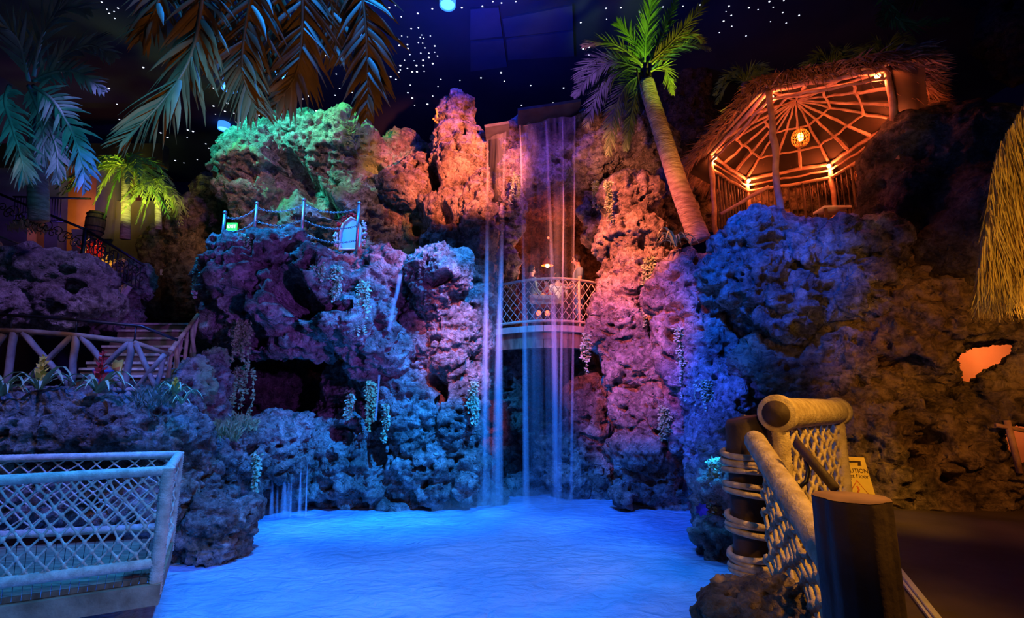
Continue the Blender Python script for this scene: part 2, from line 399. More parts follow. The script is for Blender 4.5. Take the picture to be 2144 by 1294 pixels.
rock('rock_outcrop', 'wide purple and blue overhanging ledge carrying the chain posts', [
    (452, 600, 10.2, 28, 44, .6), (475, 640, 10.2, 50, 50, .7), (535, 580, 10, 60, 62, .9), (600, 570, 10.2, 70, 62, 1.0),
    (600, 650, 10, 90, 70, 1.0), (690, 610, 10, 80, 72, 1.0), (690, 572, 9.9, 48, 34, .8), (780, 600, 10.1, 52, 64, .9),
    (740, 680, 10, 100, 70, .9), (790, 725, 10.2, 70, 48, .8), (660, 700, 10.2, 90, 48, .8), (540, 680, 10.3, 62, 46, .7), (650, 575, 11.3, 180, 40, 1.0)],
    M['rock'], seed=21, big=0.2, mid=0.15, carve=[((610, 590), (640, 640), 9.3, .35, .8), ((505, 640), (515, 700), 9.3, .28, .7), ((660, 650), (700, 650), 9.3, .12, .35), ((700, 645), (740, 650), 9.3, .1, .3)])
rock('boulder', 'round purple boulder with blue rim perched left of the waterfall', [
    (922, 572, 9.9, 66, 64, .68), (915, 628, 10.2, 50, 44, .5), (955, 545, 10, 32, 34, .4)], M['rock'], vox=0.03, seed=31, big=0.1, mid=0.08, pit=0.16, freq=1.5, carve=[((915, 590), (935, 580), 9.3, .14, .35)])
rock('rock_cliff', 'blue and magenta lower cliff between the small cave and the waterfall', [
    (930, 720, 10.9, 74, 84, .9), (960, 850, 10.9, 46, 130, .8), (880, 850, 11, 90, 120, .9), (780, 950, 11, 105, 100, .8), (900, 970, 10.9, 100, 90, .8),
    (700, 970, 11, 62, 100, .7), (975, 990, 10.8, 40, 70, .6), (830, 790, 11, 76, 62, .8), (1000, 640, 11.3, 30, 110, .5), (655, 1010, 10.9, 40, 55, .5),
    (760, 850, 11.6, 90, 100, .6), (870, 1050, 11.1, 190, 40, .6)],
    M['rock'], seed=41, big=0.2, mid=0.14, carve=[((780, 880), (786, 960), 10.2, .22, .5), ((905, 800), (925, 815), 10.2, .15, .4), ((700, 905), (725, 915), 10.3, .2, .5)])
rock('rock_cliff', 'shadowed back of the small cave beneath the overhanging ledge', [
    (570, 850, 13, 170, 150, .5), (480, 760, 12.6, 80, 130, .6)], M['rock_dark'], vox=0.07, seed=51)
rock('rock_outcrop', 'knobbly low rock with the small waterfall spilling over it', [
    (600, 915, 9.9, 44, 42, .4), (632, 885, 9.9, 18, 20, .2), (580, 882, 9.9, 22, 22, .22), (545, 930, 9.5, 70, 38, .45), (480, 955, 9.1, 66, 46, .5),
    (590, 965, 9.8, 50, 26, .35), (500, 1010, 9.4, 44, 44, .4), (640, 985, 10.4, 24, 60, .3), (590, 1020, 10.7, 70, 60, .2)], M['rock'], vox=0.03, seed=61, big=0.1, mid=0.1, freq=1.4)
rock('boulder', 'rounded blue boulder sitting in the pool beside the rope bridge', [
    (450, 1095, 7.4, 72, 50, .5), (500, 1085, 7.6, 36, 38, .4), (410, 1060, 7.5, 44, 50, .45), (450, 1150, 7.5, 66, 34, .5), (400, 1130, 7.6, 50, 50, .5)], M['rock'], vox=0.026, seed=71, big=0.08, mid=0.08, pit=0.12, freq=1.6)
rock('rock_planter', 'long pitted planter rock behind the rope bridge with bromeliads on top', [
    (40, 892, 7, 120, 60, .7), (170, 888, 7, 110, 58, .7), (300, 892, 7, 80, 58, .6), (370, 930, 7.2, 40, 74, .5), (300, 1030, 7.2, 100, 90, .5), (100, 1020, 7, 150, 90, .5),
    (-60, 950, 7, 100, 110, .6), (400, 990, 7.6, 34, 80, .4)],
    M['rock'], vox=0.03, seed=81, big=0.1, mid=0.1, pit=0.15, freq=1.3)
rock('rock_outcrop', 'narrow mossy rock rising beside the log railing above the small cave', [
    (400, 830, 8.3, 44, 70, .5), (440, 850, 8.6, 26, 80, .4), (385, 900, 8.2, 50, 50, .4), (445, 780, 9, 16, 40, .25)], M['rock_moss'], vox=0.03, seed=91, big=0.1, mid=0.08, freq=1.4)
# the waterfall cave
rock('rock_cliff', 'rock lip behind the top of the waterfalls, above the cave mouth', [
    (1130, 300, 12.6, 70, 44, .6), (1100, 350, 12.4, 50, 62, .5), (1180, 345, 12.4, 66, 62, .6), (1225, 290, 12.2, 50, 50, .6), (1066, 420, 12, 22, 130, .4), (1062, 590, 12, 16, 110, .3)],
    M['rock'], seed=101, big=0.14, mid=0.12)
rock('rock_cliff', 'deep red-lit back of the cave behind the balcony', [
    (1150, 500, 16.2, 190, 190, .5), (1150, 400, 14.2, 150, 40, 1.2), (1020, 500, 14.6, 36, 150, 1.6), (1300, 500, 14.6, 40, 150, 1.6)], M['rock_tan'], vox=0.07, seed=111)
rock('rock_cliff', 'dark purple rock behind the falls under the balcony', [
    (1150, 850, 13.8, 160, 190, .5), (1240, 875, 12.2, 58, 78, .6), (1190, 960, 12.3, 80, 80, .6), (1090, 1040, 12.2, 60, 40, .4), (1195, 1015, 11.8, 40, 40, .4), (1260, 1000, 12, 50, 70, .5)],
    M['rock'], vox=0.045, seed=121, big=0.14)
rock('rock_column', 'tall orange and pink pitted rock pillar right of the waterfall', [
    (1330, 425, 10.8, 60, 56, .7), (1320, 500, 10.7, 64, 74, .7), (1330, 590, 10.6, 62, 76, .7), (1306, 690, 10.5, 58, 60, .7), (1350, 760, 10.5, 78, 76, .8),
    (1375, 850, 10.5, 88, 84, .8), (1365, 945, 10.5, 84, 60, .7), (1385, 1020, 10.8, 84, 50, .6), (1276, 650, 10.5, 26, 28, .4), (1400, 650, 10.7, 50, 150, .6), (1310, 1040, 10.4, 20, 30, .2)],
    M['rock'], seed=131, big=0.13, mid=0.12, carve=[((1280, 510), (1282, 525), 10, .09, .4), ((1345, 505), (1350, 515), 10, .12, .3), ((1300, 800), (1340, 815), 10, .12, .3)])
rock('rock_cliff', 'craggy rock behind the leaning palm at the top of the pillar', [
    (1330, 300, 12, 66, 70, .7), (1260, 320, 12, 40, 50, .5), (1385, 330, 12, 40, 74, .6), (1240, 330, 11.9, 30, 40, .4), (1400, 430, 11.8, 46, 90, .5), (1235, 460, 12.2, 18, 60, .3)],
    M['rock'], seed=141, big=0.2, mid=0.14)
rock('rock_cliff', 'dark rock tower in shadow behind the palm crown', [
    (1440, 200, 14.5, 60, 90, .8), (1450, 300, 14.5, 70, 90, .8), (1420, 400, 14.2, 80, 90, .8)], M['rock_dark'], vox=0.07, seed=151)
rock('rock_outcrop', 'deep blue craggy mass below the thatched gazebo', [
    (1600, 525, 8.2, 96, 68, .9), (1700, 545, 8, 110, 80, .9), (1560, 600, 8.3, 80, 84, .9), (1640, 650, 8.1, 110, 76, .9), (1750, 625, 7.9, 100, 84, .9), (1800, 540, 7.9, 76, 70, .8), (1850, 500, 7.3, 50, 50, .5)],
    M['rock'], vox=0.032, seed=161, big=0.2, mid=0.15, freq=1.15)
rock('rock_cliff', 'blue vine-hung rock flank between the pillar and the amber wall', [
    (1450, 610, 9.4, 70, 80, .6), (1460, 720, 9.2, 70, 110, .7), (1510, 820, 8.9, 70, 100, .6), (1510, 950, 8.3, 50, 90, .5), (1525, 1060, 7.9, 44, 80, .4), (1500, 1125, 7.6, 34, 36, .25), (1430, 860, 9.8, 40, 90, .5)],
    M['rock'], vox=0.034, seed=171, big=0.14, mid=0.12)
def prism(pts, Y0, Y1):
    b = MB(); n = len(pts)
    vs = [at(x, y, Y0) for x, y in pts]; vs += [Vector((v.x*Y1/Y0, Y1, (v.z-EYE)*Y1/Y0+EYE)) for v in vs]
    fs = [tuple(range(n)), tuple(reversed(range(n, 2*n)))]+[(i, i+n, (i+1) % n+n, (i+1) % n) for i in range(n)]
    me = bpy.data.meshes.new('cut'); me.from_pydata([tuple(v) for v in vs], [], fs)
    bm = bmesh.new(); bm.from_mesh(me); bmesh.ops.recalc_face_normals(bm, faces=bm.faces); bm.to_mesh(me); bm.free()
    return me
rock('rock_cliff', 'broad dark amber rock wall with small lit openings at the right', [
    (1650, 770, 8.1, 120, 84, .7), (1800, 770, 7.8, 150, 100, .8), (1950, 720, 7.4, 150, 130, .8), (1900, 900, 7.3, 180, 120, .6), (2100, 900, 7.0, 150, 150, .6), (1720, 930, 7.7, 110, 120, .6),
    (2120, 760, 7.1, 120, 100, .6), (1700, 1030, 7.6, 130, 80, .5), (1950, 1010, 7.2, 200, 90, .5), (1900, 620, 7.7, 70, 100, .6), (2250, 900, 6.9, 150, 200, .6)],
    M['rock_tan'], vox=0.03, seed=181, big=0.12, mid=0.09, pit=0.22, carve=[((2000, 815), (2005, 822), 6.9, .1, .4), ((1895, 845), (1905, 850), 7, .09, .35), ((1930, 930), (1945, 935), 6.8, .1, .35), ((1900, 958), (1910, 962), 6.8, .09, .35), ((1960, 1000), (1975, 1003), 6.8, .1, .35), ((1840, 760), (1870, 766), 7.1, .07, .3), ((1690, 880), (1720, 870), 7.2, .09, .35), ((1960, 560), (1990, 565), 7.1, .12, .3)],
    cuts=[prism([(1988, 748), (2010, 722), (2075, 712), (2140, 708), (2134, 746), (2100, 775), (2064, 790), (2040, 812), (2004, 815)], 5.0, 9.0),
          prism([(2085, 905), (2120, 878), (2190, 876), (2190, 985), (2110, 978), (2095, 940)], 5.0, 9.0)])
rock('rock_outcrop', 'great dark smooth rock shoulder between gazebo and hanging straw', [
    (1930, 310, 7.6, 96, 80, .8), (2050, 320, 7.2, 130, 90, .8), (1895, 430, 7.7, 72, 110, .8), (2080, 460, 7.0, 130, 140, .8), (1980, 520, 7.3, 90, 120, .7), (2200, 400, 6.8, 120, 170, .7)],
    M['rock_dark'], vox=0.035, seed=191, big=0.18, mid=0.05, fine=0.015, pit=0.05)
rock('rock_cliff', 'dim reddish rock tower rising at the far upper right', [
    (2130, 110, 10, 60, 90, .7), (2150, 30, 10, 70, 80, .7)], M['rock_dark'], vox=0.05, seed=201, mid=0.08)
# left side
rock('boulder', 'large dusky purple boulder at the left edge below the iron balustrade', [
    (50, 590, 8.8, 90, 66, .8), (140, 590, 8.8, 76, 60, .8), (30, 640, 8.6, 110, 50, .8), (170, 640, 8.8, 60, 40, .6), (-40, 560, 8.8, 60, 50, .7)], M['rock'], vox=0.034, seed=211, big=0.14, mid=0.11)
rock('rock_cliff', 'dark brown craggy wall left of the ledge beside the stairs', [
    (420, 470, 13.5, 46, 60, .6), (400, 580, 13.3, 56, 90, .6), (340, 600, 13.6, 50, 110, .5), (450, 420, 13.8, 30, 40, .5)], M['rock_tan'], vox=0.06, seed=221, mid=0.14)
rock('boulder', 'small pale boulder at the foot of the iron balustrade', [
    (275, 590, 10.6, 30, 38, .4), (255, 620, 10.6, 34, 36, .4), (250, 665, 10.6, 36, 30, .35)], M['rock'], vox=0.04, seed=231, big=0.08, mid=0.07, freq=1.5)
# ------------------------------------------------------------------ more materials
def emis_mat(name, col, st):
    m = bpy.data.materials.new(name); m.use_nodes = True; b = m.node_tree.nodes['Principled BSDF']
    b.inputs['Base Color'].default_value = (*[min(1, c) for c in col], 1); b.inputs['Emission Color'].default_value = (*col, 1); b.inputs['Emission Strength'].default_value = st
    return m
M['log'] = mat('weathered_log', (0.42, 0.30, 0.19), (0.22, 0.14, 0.08), 5, 0.7, 0.01, 20, stretch=(1, 1, 1))
M['redlog'] = mat('debarked_branch', (0.70, 0.44, 0.28), (0.42, 0.22, 0.13), 6, 0.6, 0.008, 25)
M['wood'] = mat('old_plank', (0.30, 0.21, 0.14), (0.14, 0.09, 0.06), 4, 0.7, 0.006, 14, stretch=(1, 5, 1))
M['darkwood'] = mat('dark_wood', (0.085, 0.055, 0.035), (0.035, 0.022, 0.015), 5, 0.6, 0.01, 12)
M['rope'] = mat('manila_rope', (0.66, 0.54, 0.36), (0.42, 0.32, 0.19), 18, 0.85, 0.006, 90)
M['ropew'] = mat('whitened_rope', (0.74, 0.68, 0.56), (0.46, 0.42, 0.34), 14, 0.85, 0.006, 80)
M['iron'] = mat('black_iron', (0.05, 0.05, 0.06), (0.03, 0.03, 0.035), 8, 0.4, metal=0.6, spec=0.5)
M['steel'] = mat('brushed_steel', (0.85, 0.83, 0.75), (0.7, 0.68, 0.6), 10, 0.35, metal=0.3)
M['straw'] = mat('dry_straw', (0.62, 0.45, 0.16), (0.38, 0.25, 0.08), 9, 0.8)
M['thatch'] = mat('brown_thatch', (0.42, 0.25, 0.14), (0.20, 0.10, 0.05), 9, 0.85)
M['leaf'] = mat('palm_leaf_green', (0.22, 0.42, 0.08), (0.10, 0.24, 0.04), 4, 0.45, spec=0.5)
M['leafy'] = mat('palm_leaf_yellowing', (0.50, 0.50, 0.12), (0.26, 0.36, 0.07), 4, 0.45, spec=0.5)
M['leafb'] = mat('palm_leaf_brown', (0.30, 0.17, 0.05), (0.16, 0.10, 0.03), 5, 0.5, spec=0.25)
M['leafd'] = mat('palm_leaf_dark', (0.09, 0.15, 0.08), (0.05, 0.08, 0.05), 5, 0.5, spec=0.25)
M['slab'] = mat('wet_slab', (0.10, 0.10, 0.12), (0.05, 0.05, 0.06), 3, 0.4)
M['leafg'] = mat('palm_leaf_bluegreen', (0.20, 0.36, 0.28), (0.10, 0.22, 0.18), 4, 0.45, spec=0.5)
M['moss'] = mat('hanging_moss', (0.36, 0.46, 0.22), (0.20, 0.30, 0.12), 7, 0.9)
M['ivy'] = mat('ivy_leaf', (0.50, 0.56, 0.40), (0.25, 0.36, 0.18), 9, 0.6)
M['trunk'] = mat('palm_trunk_bark', (0.50, 0.38, 0.26), (0.26, 0.18, 0.12), 5, 0.85, 0.03, 12, stretch=(1, 1, 4))
M['skin'] = mat('skin', (0.62, 0.40, 0.30), (0.55, 0.34, 0.25), 5, 0.5)
M['hair'] = mat('dark_hair', (0.03, 0.022, 0.018), None, 30, 0.6)
M['teal'] = mat('grey_teal_cloth', (0.18, 0.30, 0.34), (0.14, 0.24, 0.28), 8, 0.9)
M['jeans'] = mat('blue_denim', (0.16, 0.32, 0.60), (0.12, 0.24, 0.5), 12, 0.9)
M['white'] = mat('white_cloth', (0.78, 0.76, 0.72), (0.66, 0.64, 0.6), 6, 0.9)
M['plaster'] = mat('stained_plaster', (0.34, 0.28, 0.24), (0.22, 0.17, 0.15), 1.2, 0.9, 0.01, 6)
M['cone'] = mat('sign_yellow_plastic', (0.75, 0.55, 0.10), (0.62, 0.44, 0.07), 5, 0.4, spec=0.5)
M['print'] = mat('dark_print', (0.10, 0.05, 0.02), None, 3, 0.6)
M['printo'] = mat('orange_print', (0.75, 0.20, 0.04), None, 3, 0.6)
M['barrel'] = mat('barrel_wood', (0.30, 0.20, 0.08), (0.16, 0.10, 0.04), 4, 0.6, 0.005, 12, stretch=(6, 6, 1))
M['redflower'] = mat('red_petals', (0.65, 0.03, 0.03), None, 12, 0.6)
M['yelflower'] = mat('yellow_petals', (0.85, 0.62, 0.08), (0.8, 0.4, 0.05), 12, 0.5)
M['strap'] = mat('bromeliad_leaf', (0.45, 0.55, 0.30), (0.25, 0.38, 0.16), 5, 0.5)
M['blueflower'] = mat('blue_petals', (0.12, 0.10, 0.75), None, 12, 0.5)
M['cloth_dark'] = mat('gazebo_lining', (0.05, 0.035, 0.018), (0.035, 0.022, 0.012), 3, 0.9)
M['panel'] = mat('bamboo_matting', (0.60, 0.42, 0.22), (0.42, 0.28, 0.14), 5, 0.8, 0.004, 40, stretch=(1, 1, 6))

# ------------------------------------------------------------------ ceiling: stars, lamps, panels
M['star'] = emis_mat('star_light', (0.75, 0.82, 1.0), 1.6)
M['lens'] = emis_mat('blue_lamp_lens', (0.10, 0.50, 1.0), 1.9)
M['lens_rim'] = emis_mat('blue_lamp_ring', (0.05, 0.30, 1.0), 1.0)
star_px = [(1010,13),(1032,3),(1050,6),(1080,3),(1269,17),(1300,16),(1270,40),(1340,25),(1216,47),(1049,152),(1056,170),(1111,179),(1180,184),(1158,215),(1092,220),(1120,223),(1037,262),
 (1466,10),(1430,13),(1388,14),(1526,13),(1520,24),(1531,32),(1515,44),(1532,55),(1506,68),(1568,16),(1587,20),(1619,15),(1639,26),(1673,32),(1613,45),(1646,48),(1562,75),(1611,3),(1641,1),
 (815,16),(828,11),(840,35),(861,60),(875,28),(876,58),(901,75),(883,73),(880,78),(887,80),(905,18),(834,82),(841,75),(853,77),(836,95),(853,93),(854,101),(876,89),(885,90),(890,100),(910,96),(910,109),(916,117),
 (858,114),(881,111),(898,111),(898,120),(847,126),(867,127),(886,126),(906,133),(838,137),(853,143),(872,137),(873,150),(888,149),(886,137),(863,150),(835,151),(829,166),(859,178),(923,166),(963,168),(917,181),
 (854,194),(906,201),(863,205),(868,220),(967,16),(1007,163),(895,218),(1233,98),(1221,102),(1233,115),(1219,142),
 (213,4),(224,19),(239,24),(247,17),(229,28),(240,38),(228,185),(100,158),(250,250),(245,218),(300,141),(370,122),(478,5),(497,98),(474,116),(479,76),(508,65),(462,130),(474,156),(476,216),(471,233),(447,222),(451,239),(393,272),(404,275),(392,288),(431,301),(437,310),(453,298),(348,327),(367,336),(347,336),(385,341),(413,334),(463,327),(490,237),(494,255),(530,85),(601,35),(616,138),(680,101),(702,75),(663,84),(786,33),(798,99),(732,90),(704,155),(711,185),(634,207),(640,232),(549,227),(524,205),(508,225),(650,112),(640,118),(554,139),(560,150),(820,131),(838,146),(662,232),(653,239)]
rs_ = random.Random(3)
for _ in range(60): star_px.append((rs_.uniform(330, 820), rs_.uniform(10, 330)))
star0 = None
for px, py in star_px:
    p = atz(px, py, CZ)
    if p.y > 21.5: continue
    r_ = 0.021*rs_.uniform(0.6, 1.25)*p.y/11
    if star0 is None:
        o = star0 = MB().ball((0, 0, 0), 0.02, 8, 4, (1, 1, 0.5)).build('ceiling_star', M['star'])
        tag(o, 'tiny white star light set in the black ceiling', 'star light', 'star lights in the ceiling')
    else:
        o = star0.copy(); C.objects.link(o)
    o.location = (p.x, p.y, CZ-0.004); o.scale = [r_/0.02]*3
def disc(r, z0, z1, n=28, c=(0, 0)):
    vs = [(c[0]+r*math.cos(6.28318*i/n), c[1]+r*math.sin(6.28318*i/n), z) for z in (z0, z1) for i in range(n)]
    return vs, [tuple(range(n)), tuple(reversed(range(n, 2*n)))]+[(i, (i+1) % n, (i+1) % n+n, i+n) for i in range(n)]
lamp_lab = ['largest bright blue round lamp at the top centre of the ceiling', 'blue round ceiling lamp seen beside the hanging frond, left of centre', 'blue ceiling lamp glowing between two hanging fronds',
            'small blue ceiling lamp behind the rightmost hanging frond', 'small pale blue ceiling lamp low above the green cliff']
for (px, py, r), lab in zip([(937, 12, .17), (480, 187, .2), (587, 160, .16), (748, 90, .11), (468, 271, .17)], lamp_lab):
    p = atz(px, py, CZ-0.25)
    e = empty('ceiling_light', (p.x, p.y, CZ-0.25), lab, 'ceiling lamp', 'blue lamps hanging in the starry ceiling')
    n = 24
    b = MB(); vs = []
    for rr, z in ((r*1.18, 0.0), (r*1.18, .25), (r*1.05, .25), (r*1.05, 0.02)): vs += [(p.x+rr*math.cos(6.283*i/n), p.y+rr*math.sin(6.283*i/n), CZ-0.25+z) for i in range(n)]
    hs_ = b.add(vs, [(k*n+i, k*n+(i+1) % n, ((k+1) % 4)*n+(i+1) % n, ((k+1) % 4)*n+i) for k in range(4) for i in range(n)]).build('housing', M['lens_rim'], e)
    v, f = disc(r, 0.03, 0.07, c=(p.x, p.y)); MB().add([(x, y, z+CZ-0.25) for x, y, z in v], f).build('lens', M['lens'], hs_)
M['tile'] = mat('dark_blue_panel', (0.10, 0.11, 0.26), (0.07, 0.08, 0.2), 0.9, 0.6)
for k, q in enumerate([[(1052, 40), (1198, 12), (1200, 62), (1058, 78)], [(1060, 84), (1200, 66), (1202, 118), (1064, 126)], [(985, 20), (1044, 16), (1052, 76), (984, 84)], [(985, 90), (1054, 84), (1062, 140), (985, 150)]]):
    vs = [atz(x, y, CZ-0.06) for x, y in q]; vs += [v+Vector((0, 0, .055)) for v in vs]
    o = MB().add(vs, [(0, 1, 2, 3), (7, 6, 5, 4), (0, 4, 5, 1), (1, 5, 6, 2), (2, 6, 7, 3), (3, 7, 4, 0)]).build('ceiling_panel', M['tile'], smooth=False, origin=vs[0])
    tag(o, ['dark blue ceiling panel nearest the top edge, right of the big lamp', 'dark blue ceiling panel just above the waterfalls, right column', 'dark blue ceiling panel beside the big lamp, left column, front row', 'dark blue ceiling panel left column, rear row'][k], 'ceiling panel')

# ------------------------------------------------------------------ waterfalls
def fall_mat(name, lo, hi, facing=False, xs_=9.0):
    m = bpy.data.materials.new(name); m.use_nodes = True; N = m.node_tree.nodes; L = m.node_tree.links
    for n_ in list(N): N.remove(n_)
    out = N.new('ShaderNodeOutputMaterial'); mix = N.new('ShaderNodeMixShader'); tr = N.new('ShaderNodeBsdfTransparent')
    df = N.new('ShaderNodeBsdfDiffuse'); tl = N.new('ShaderNodeBsdfTranslucent'); a = N.new('ShaderNodeMixShader'); a.inputs[0].default_value = 0.45
    df.inputs[0].default_value = (0.85, 0.9, 1, 1); tl.inputs[0].default_value = (0.85, 0.9, 1, 1)
    L.new(df.outputs[0], a.inputs[1]); L.new(tl.outputs[0], a.inputs[2]); L.new(tr.outputs[0], mix.inputs[1]); L.new(a.outputs[0], mix.inputs[2]); L.new(mix.outputs[0], out.inputs[0])
    tc = N.new('ShaderNodeTexCoord'); mp = N.new('ShaderNodeMapping'); mp.inputs['Scale'].default_value = (xs_, xs_, 0.12); L.new(tc.outputs['Object'], mp.inputs[0])
    n = N.new('ShaderNodeTexNoise'); n.inputs['Scale'].default_value = 1.0; n.inputs['Detail'].default_value = 4; L.new(mp.outputs[0], n.inputs['Vector'])
    r = N.new('ShaderNodeMapRange'); r.inputs[1].default_value = 0.35; r.inputs[2].default_value = 0.75; r.inputs[3].default_value = lo; r.inputs[4].default_value = hi; L.new(n.outputs[0], r.inputs[0])
    src = r.outputs[0]
    if facing:
        lw = N.new('ShaderNodeLayerWeight'); lw.inputs[0].default_value = 0.5
        iv = N.new('ShaderNodeMath'); iv.operation = 'SUBTRACT'; iv.inputs[0].default_value = 1.0; L.new(lw.outputs['Facing'], iv.inputs[1])
        pw = N.new('ShaderNodeMath'); pw.operation = 'POWER'; pw.inputs[1].default_value = 1.6; L.new(iv.outputs[0], pw.inputs[0])
        mu = N.new('ShaderNodeMath'); mu.operation = 'MULTIPLY'; L.new(pw.outputs[0], mu.inputs[0]); L.new(src, mu.inputs[1]); src = mu.outputs[0]
    L.new(src, mix.inputs[0])
    return m
M['sheet'] = fall_mat('falling_water_sheet', 0.01, 0.15)
M['stream'] = fall_mat('falling_water_stream', 0.06, 0.40, True)
def sheet(pts_l, pts_r, nu=14, wob=0.03, seed=0):
    # pts: list of (px,py,Y) for left and right border, top to bottom
    A = [at(*p) for p in pts_l]; B = [at(*p) for p in pts_r]; b = MB(); vs = []; rr = random.Random(seed)
    ph = [rr.uniform(0, 6) for _ in range(3)]
    rows = []
    for k in range(len(A)-1):
        for s_ in range(6): rows.append((A[k].lerp(A[k+1], s_/6), B[k].lerp(B[k+1], s_/6)))
    rows.append((A[-1], B[-1]))
    for i, (p, q) in enumerate(rows):
        for j in range(nu+1):
            t = j/nu; v = p.lerp(q, t); v.y += wob*math.sin(t*9+ph[0])+wob*0.5*math.sin(t*23+ph[1]+i*0.05); vs.append(v)
    n = nu+1
    return b.add(vs, [(i*n+j, i*n+j+1, (i+1)*n+j+1, (i+1)*n+j) for i in range(len(rows)-1) for j in range(nu)])
def stream(pts, r):
    P_ = [at(*p) for p in pts]; out = []; rs = []
    for k in range(len(P_)-1):
        for s_ in range(6):
            out.append(P_[k].lerp(P_[k+1], s_/6)); rs.append(r[k]+(r[k+1]-r[k])*s_/6)
    out.append(P_[-1]); rs.append(r[-1])
    return MB().tube(out, rs, 12)
YF = 10.35
wf = empty('waterfall', at(1038, 1045, YF), 'narrow left waterfall dropping in twin bright blue streams to the pool', 'waterfall', None)
sheet([(1020, 290, YF+.15), (1020, 500, YF), (1014, 800, YF), (1008, 1058, YF)], [(1061, 274, YF+.15), (1054, 500, YF), (1048, 800, YF), (1052, 1058, YF)], seed=1).build('sheet', M['sheet'], wf)
stream([(1021, 292, YF+.15), (1020, 500, YF), (1016, 800, YF), (1014, 1060, YF)], [.03, .045, .085, .15]).build('stream', M['stream'], wf)
stream([(1058, 276, YF+.15), (1052, 480, YF), (1045, 700, YF), (1040, 1060, YF)], [.025, .045, .08, .14]).build('stream', M['stream'], wf)
wf = empty('waterfall', at(1150, 1045, YF), 'wide thin veil waterfall falling in front of the balcony', 'waterfall', None)
sheet([(1088, 262, YF+.3), (1092, 450, YF+.05), (1100, 700, YF), (1098, 1056, YF)], [(1206, 240, YF+.3), (1204, 450, YF+.05), (1196, 700, YF), (1186, 1056, YF)], nu=30, wob=.05, seed=2).build('sheet', M['sheet'], wf)
for pts, r in [([(1089, 262, YF+.3), (1094, 450, YF), (1098, 700, YF), (1102, 1060, YF)], [.02, .03, .05, .08]), ([(1143, 252, YF+.3), (1152, 450, YF), (1160, 700, YF), (1166, 1056, YF)], [.03, .045, .07, .09]),
               ([(1203, 242, YF+.3), (1202, 450, YF), (1200, 700, YF), (1196, 1050, YF)], [.015, .02, .03, .04]), ([(1178, 250, YF+.3), (1180, 450, YF), (1176, 700, YF), (1172, 1050, YF)], [.01, .02, .03, .05])]:
    stream(pts, r).build('stream', M['stream'], wf)
wf = empty('waterfall', at(598, 1068, 10.1), 'small low waterfall trickling off the knobbly rock at the left of the pool', 'waterfall')
sheet([(560, 968, 9.75), (552, 1020, 9.8), (548, 1072, 9.8)], [(640, 968, 9.75), (640, 1020, 9.8), (636, 1072, 9.8)], nu=20, seed=3).build('sheet', M['sheet'], wf)
for x, r_ in ((572, .8), (583, .5), (598, 1.3), (607, .9), (612, .4), (631, .7), (644, .4)):
    stream([(x, 958+abs(x-600)*.2, 9.62), (x-1.5, 1000, 9.55), (x-4, 1084, 9.55)], [.012*r_, .022*r_, .06*r_]).build('stream', M['stream'], wf)
wf = empty('waterfall', at(820, 690, 9.4), 'thin slanting trickle between the ledge and the round boulder', 'waterfall')
stream([(838, 575, 9.35), (832, 610, 9.2), (822, 650, 9.2), (814, 694, 9.2)], [.05, .045, .04, .05]).build('stream', M['stream'], wf)
wf = empty('waterfall', at(790, 860, 9.6), 'fine thread of water dripping below the overhanging ledge', 'waterfall')
stream([(794, 785, 9.6), (792, 820, 9.6), (786, 880, 9.6)], [.03, .02, .03]).build('stream', M['stream'], wf)
# weir slab at the top of the falls
b = MB().bar(at(1084, 248, 11.6), at(1212, 229, 11.6), .8, .07)
tag(b.build('weir_slab', M['slab'], smooth=False, origin=at(1148, 240, 11.6)), 'dark flat slab the wide veil of water pours over', 'slab')
b = MB().bar(at(1016, 278, 11.2), at(1066, 270, 11.2), .6, .07)
tag(b.build('weir_slab', M['slab'], smooth=False, origin=at(1040, 275, 11.2)), 'short dark lip the narrow left waterfall pours over', 'slab')

# ------------------------------------------------------------------ nets and railings
def net(b, c00, c10, c01, c11, nu, nv, r, knot=0.0, wob=0.01, sides=5):
    c00, c10, c01, c11 = map(Vector, (c00, c10, c01, c11)); H = {}
    def node(i, j):
        if (i, j) not in H:
            u = min(1, max(0, i/nu)); v = j/nv
            p = c00.lerp(c10, u).lerp(c01.lerp(c11, u), v)
            p += Vector((random.uniform(-wob, wob), random.uniform(-wob, wob), random.uniform(-wob, wob))); H[(i, j)] = p
        return H[(i, j)]
    for s in (1, -1):
        for k in range(-nv, nu+nv+1):
            if k % 2: continue
            pts = [node(k+s*j, j) for j in range(nv+1) if 0 <= k+s*j <= nu]
            if len(pts) > 1: b.tube(pts, r, sides)
    if knot:
        for (i, j), p in H.items():
            if 0 < j < nv: b.ball(p, knot*random.uniform(.85, 1.15), 6, 4, (1, 1, 1.25))
    return b
def wrapped(b, a, c, r, pitch=None, amp=0.08, n=12):
    """a pole wound with rope: ridged lathe along a-c"""
    a = Vector(a); c = Vector(c); Ln = (c-a).length; pitch = pitch or r*0.3; k = max(4, int(Ln/pitch)*2)
    pts = [a.lerp(c, i/k) for i in range(k+1)]; rs = [r*(1+(amp if i % 2 else 0)+random.uniform(-.02, .02)) for i in range(k+1)]
    return b.tube(pts, rs, n)
def coil(b, c, R, r, n=1, axis=Vector((0, 0, 1)), tilt=0.1, dz=None):
    for k in range(n):
        cc = Vector(c)+axis*(k*(dz or r*1.9)); u = axis.orthogonal().normalized(); v = axis.cross(u); ph = random.uniform(0, 6)
        pts = [cc+(u*math.cos(t)+v*math.sin(t))*R*(1+random.uniform(-.01, .01))+axis*math.sin(t+ph)*tilt*R for t in [6.28318*i/26 for i in range(26)]]
        b.tube(pts, r, 6, closed=True)
    return b

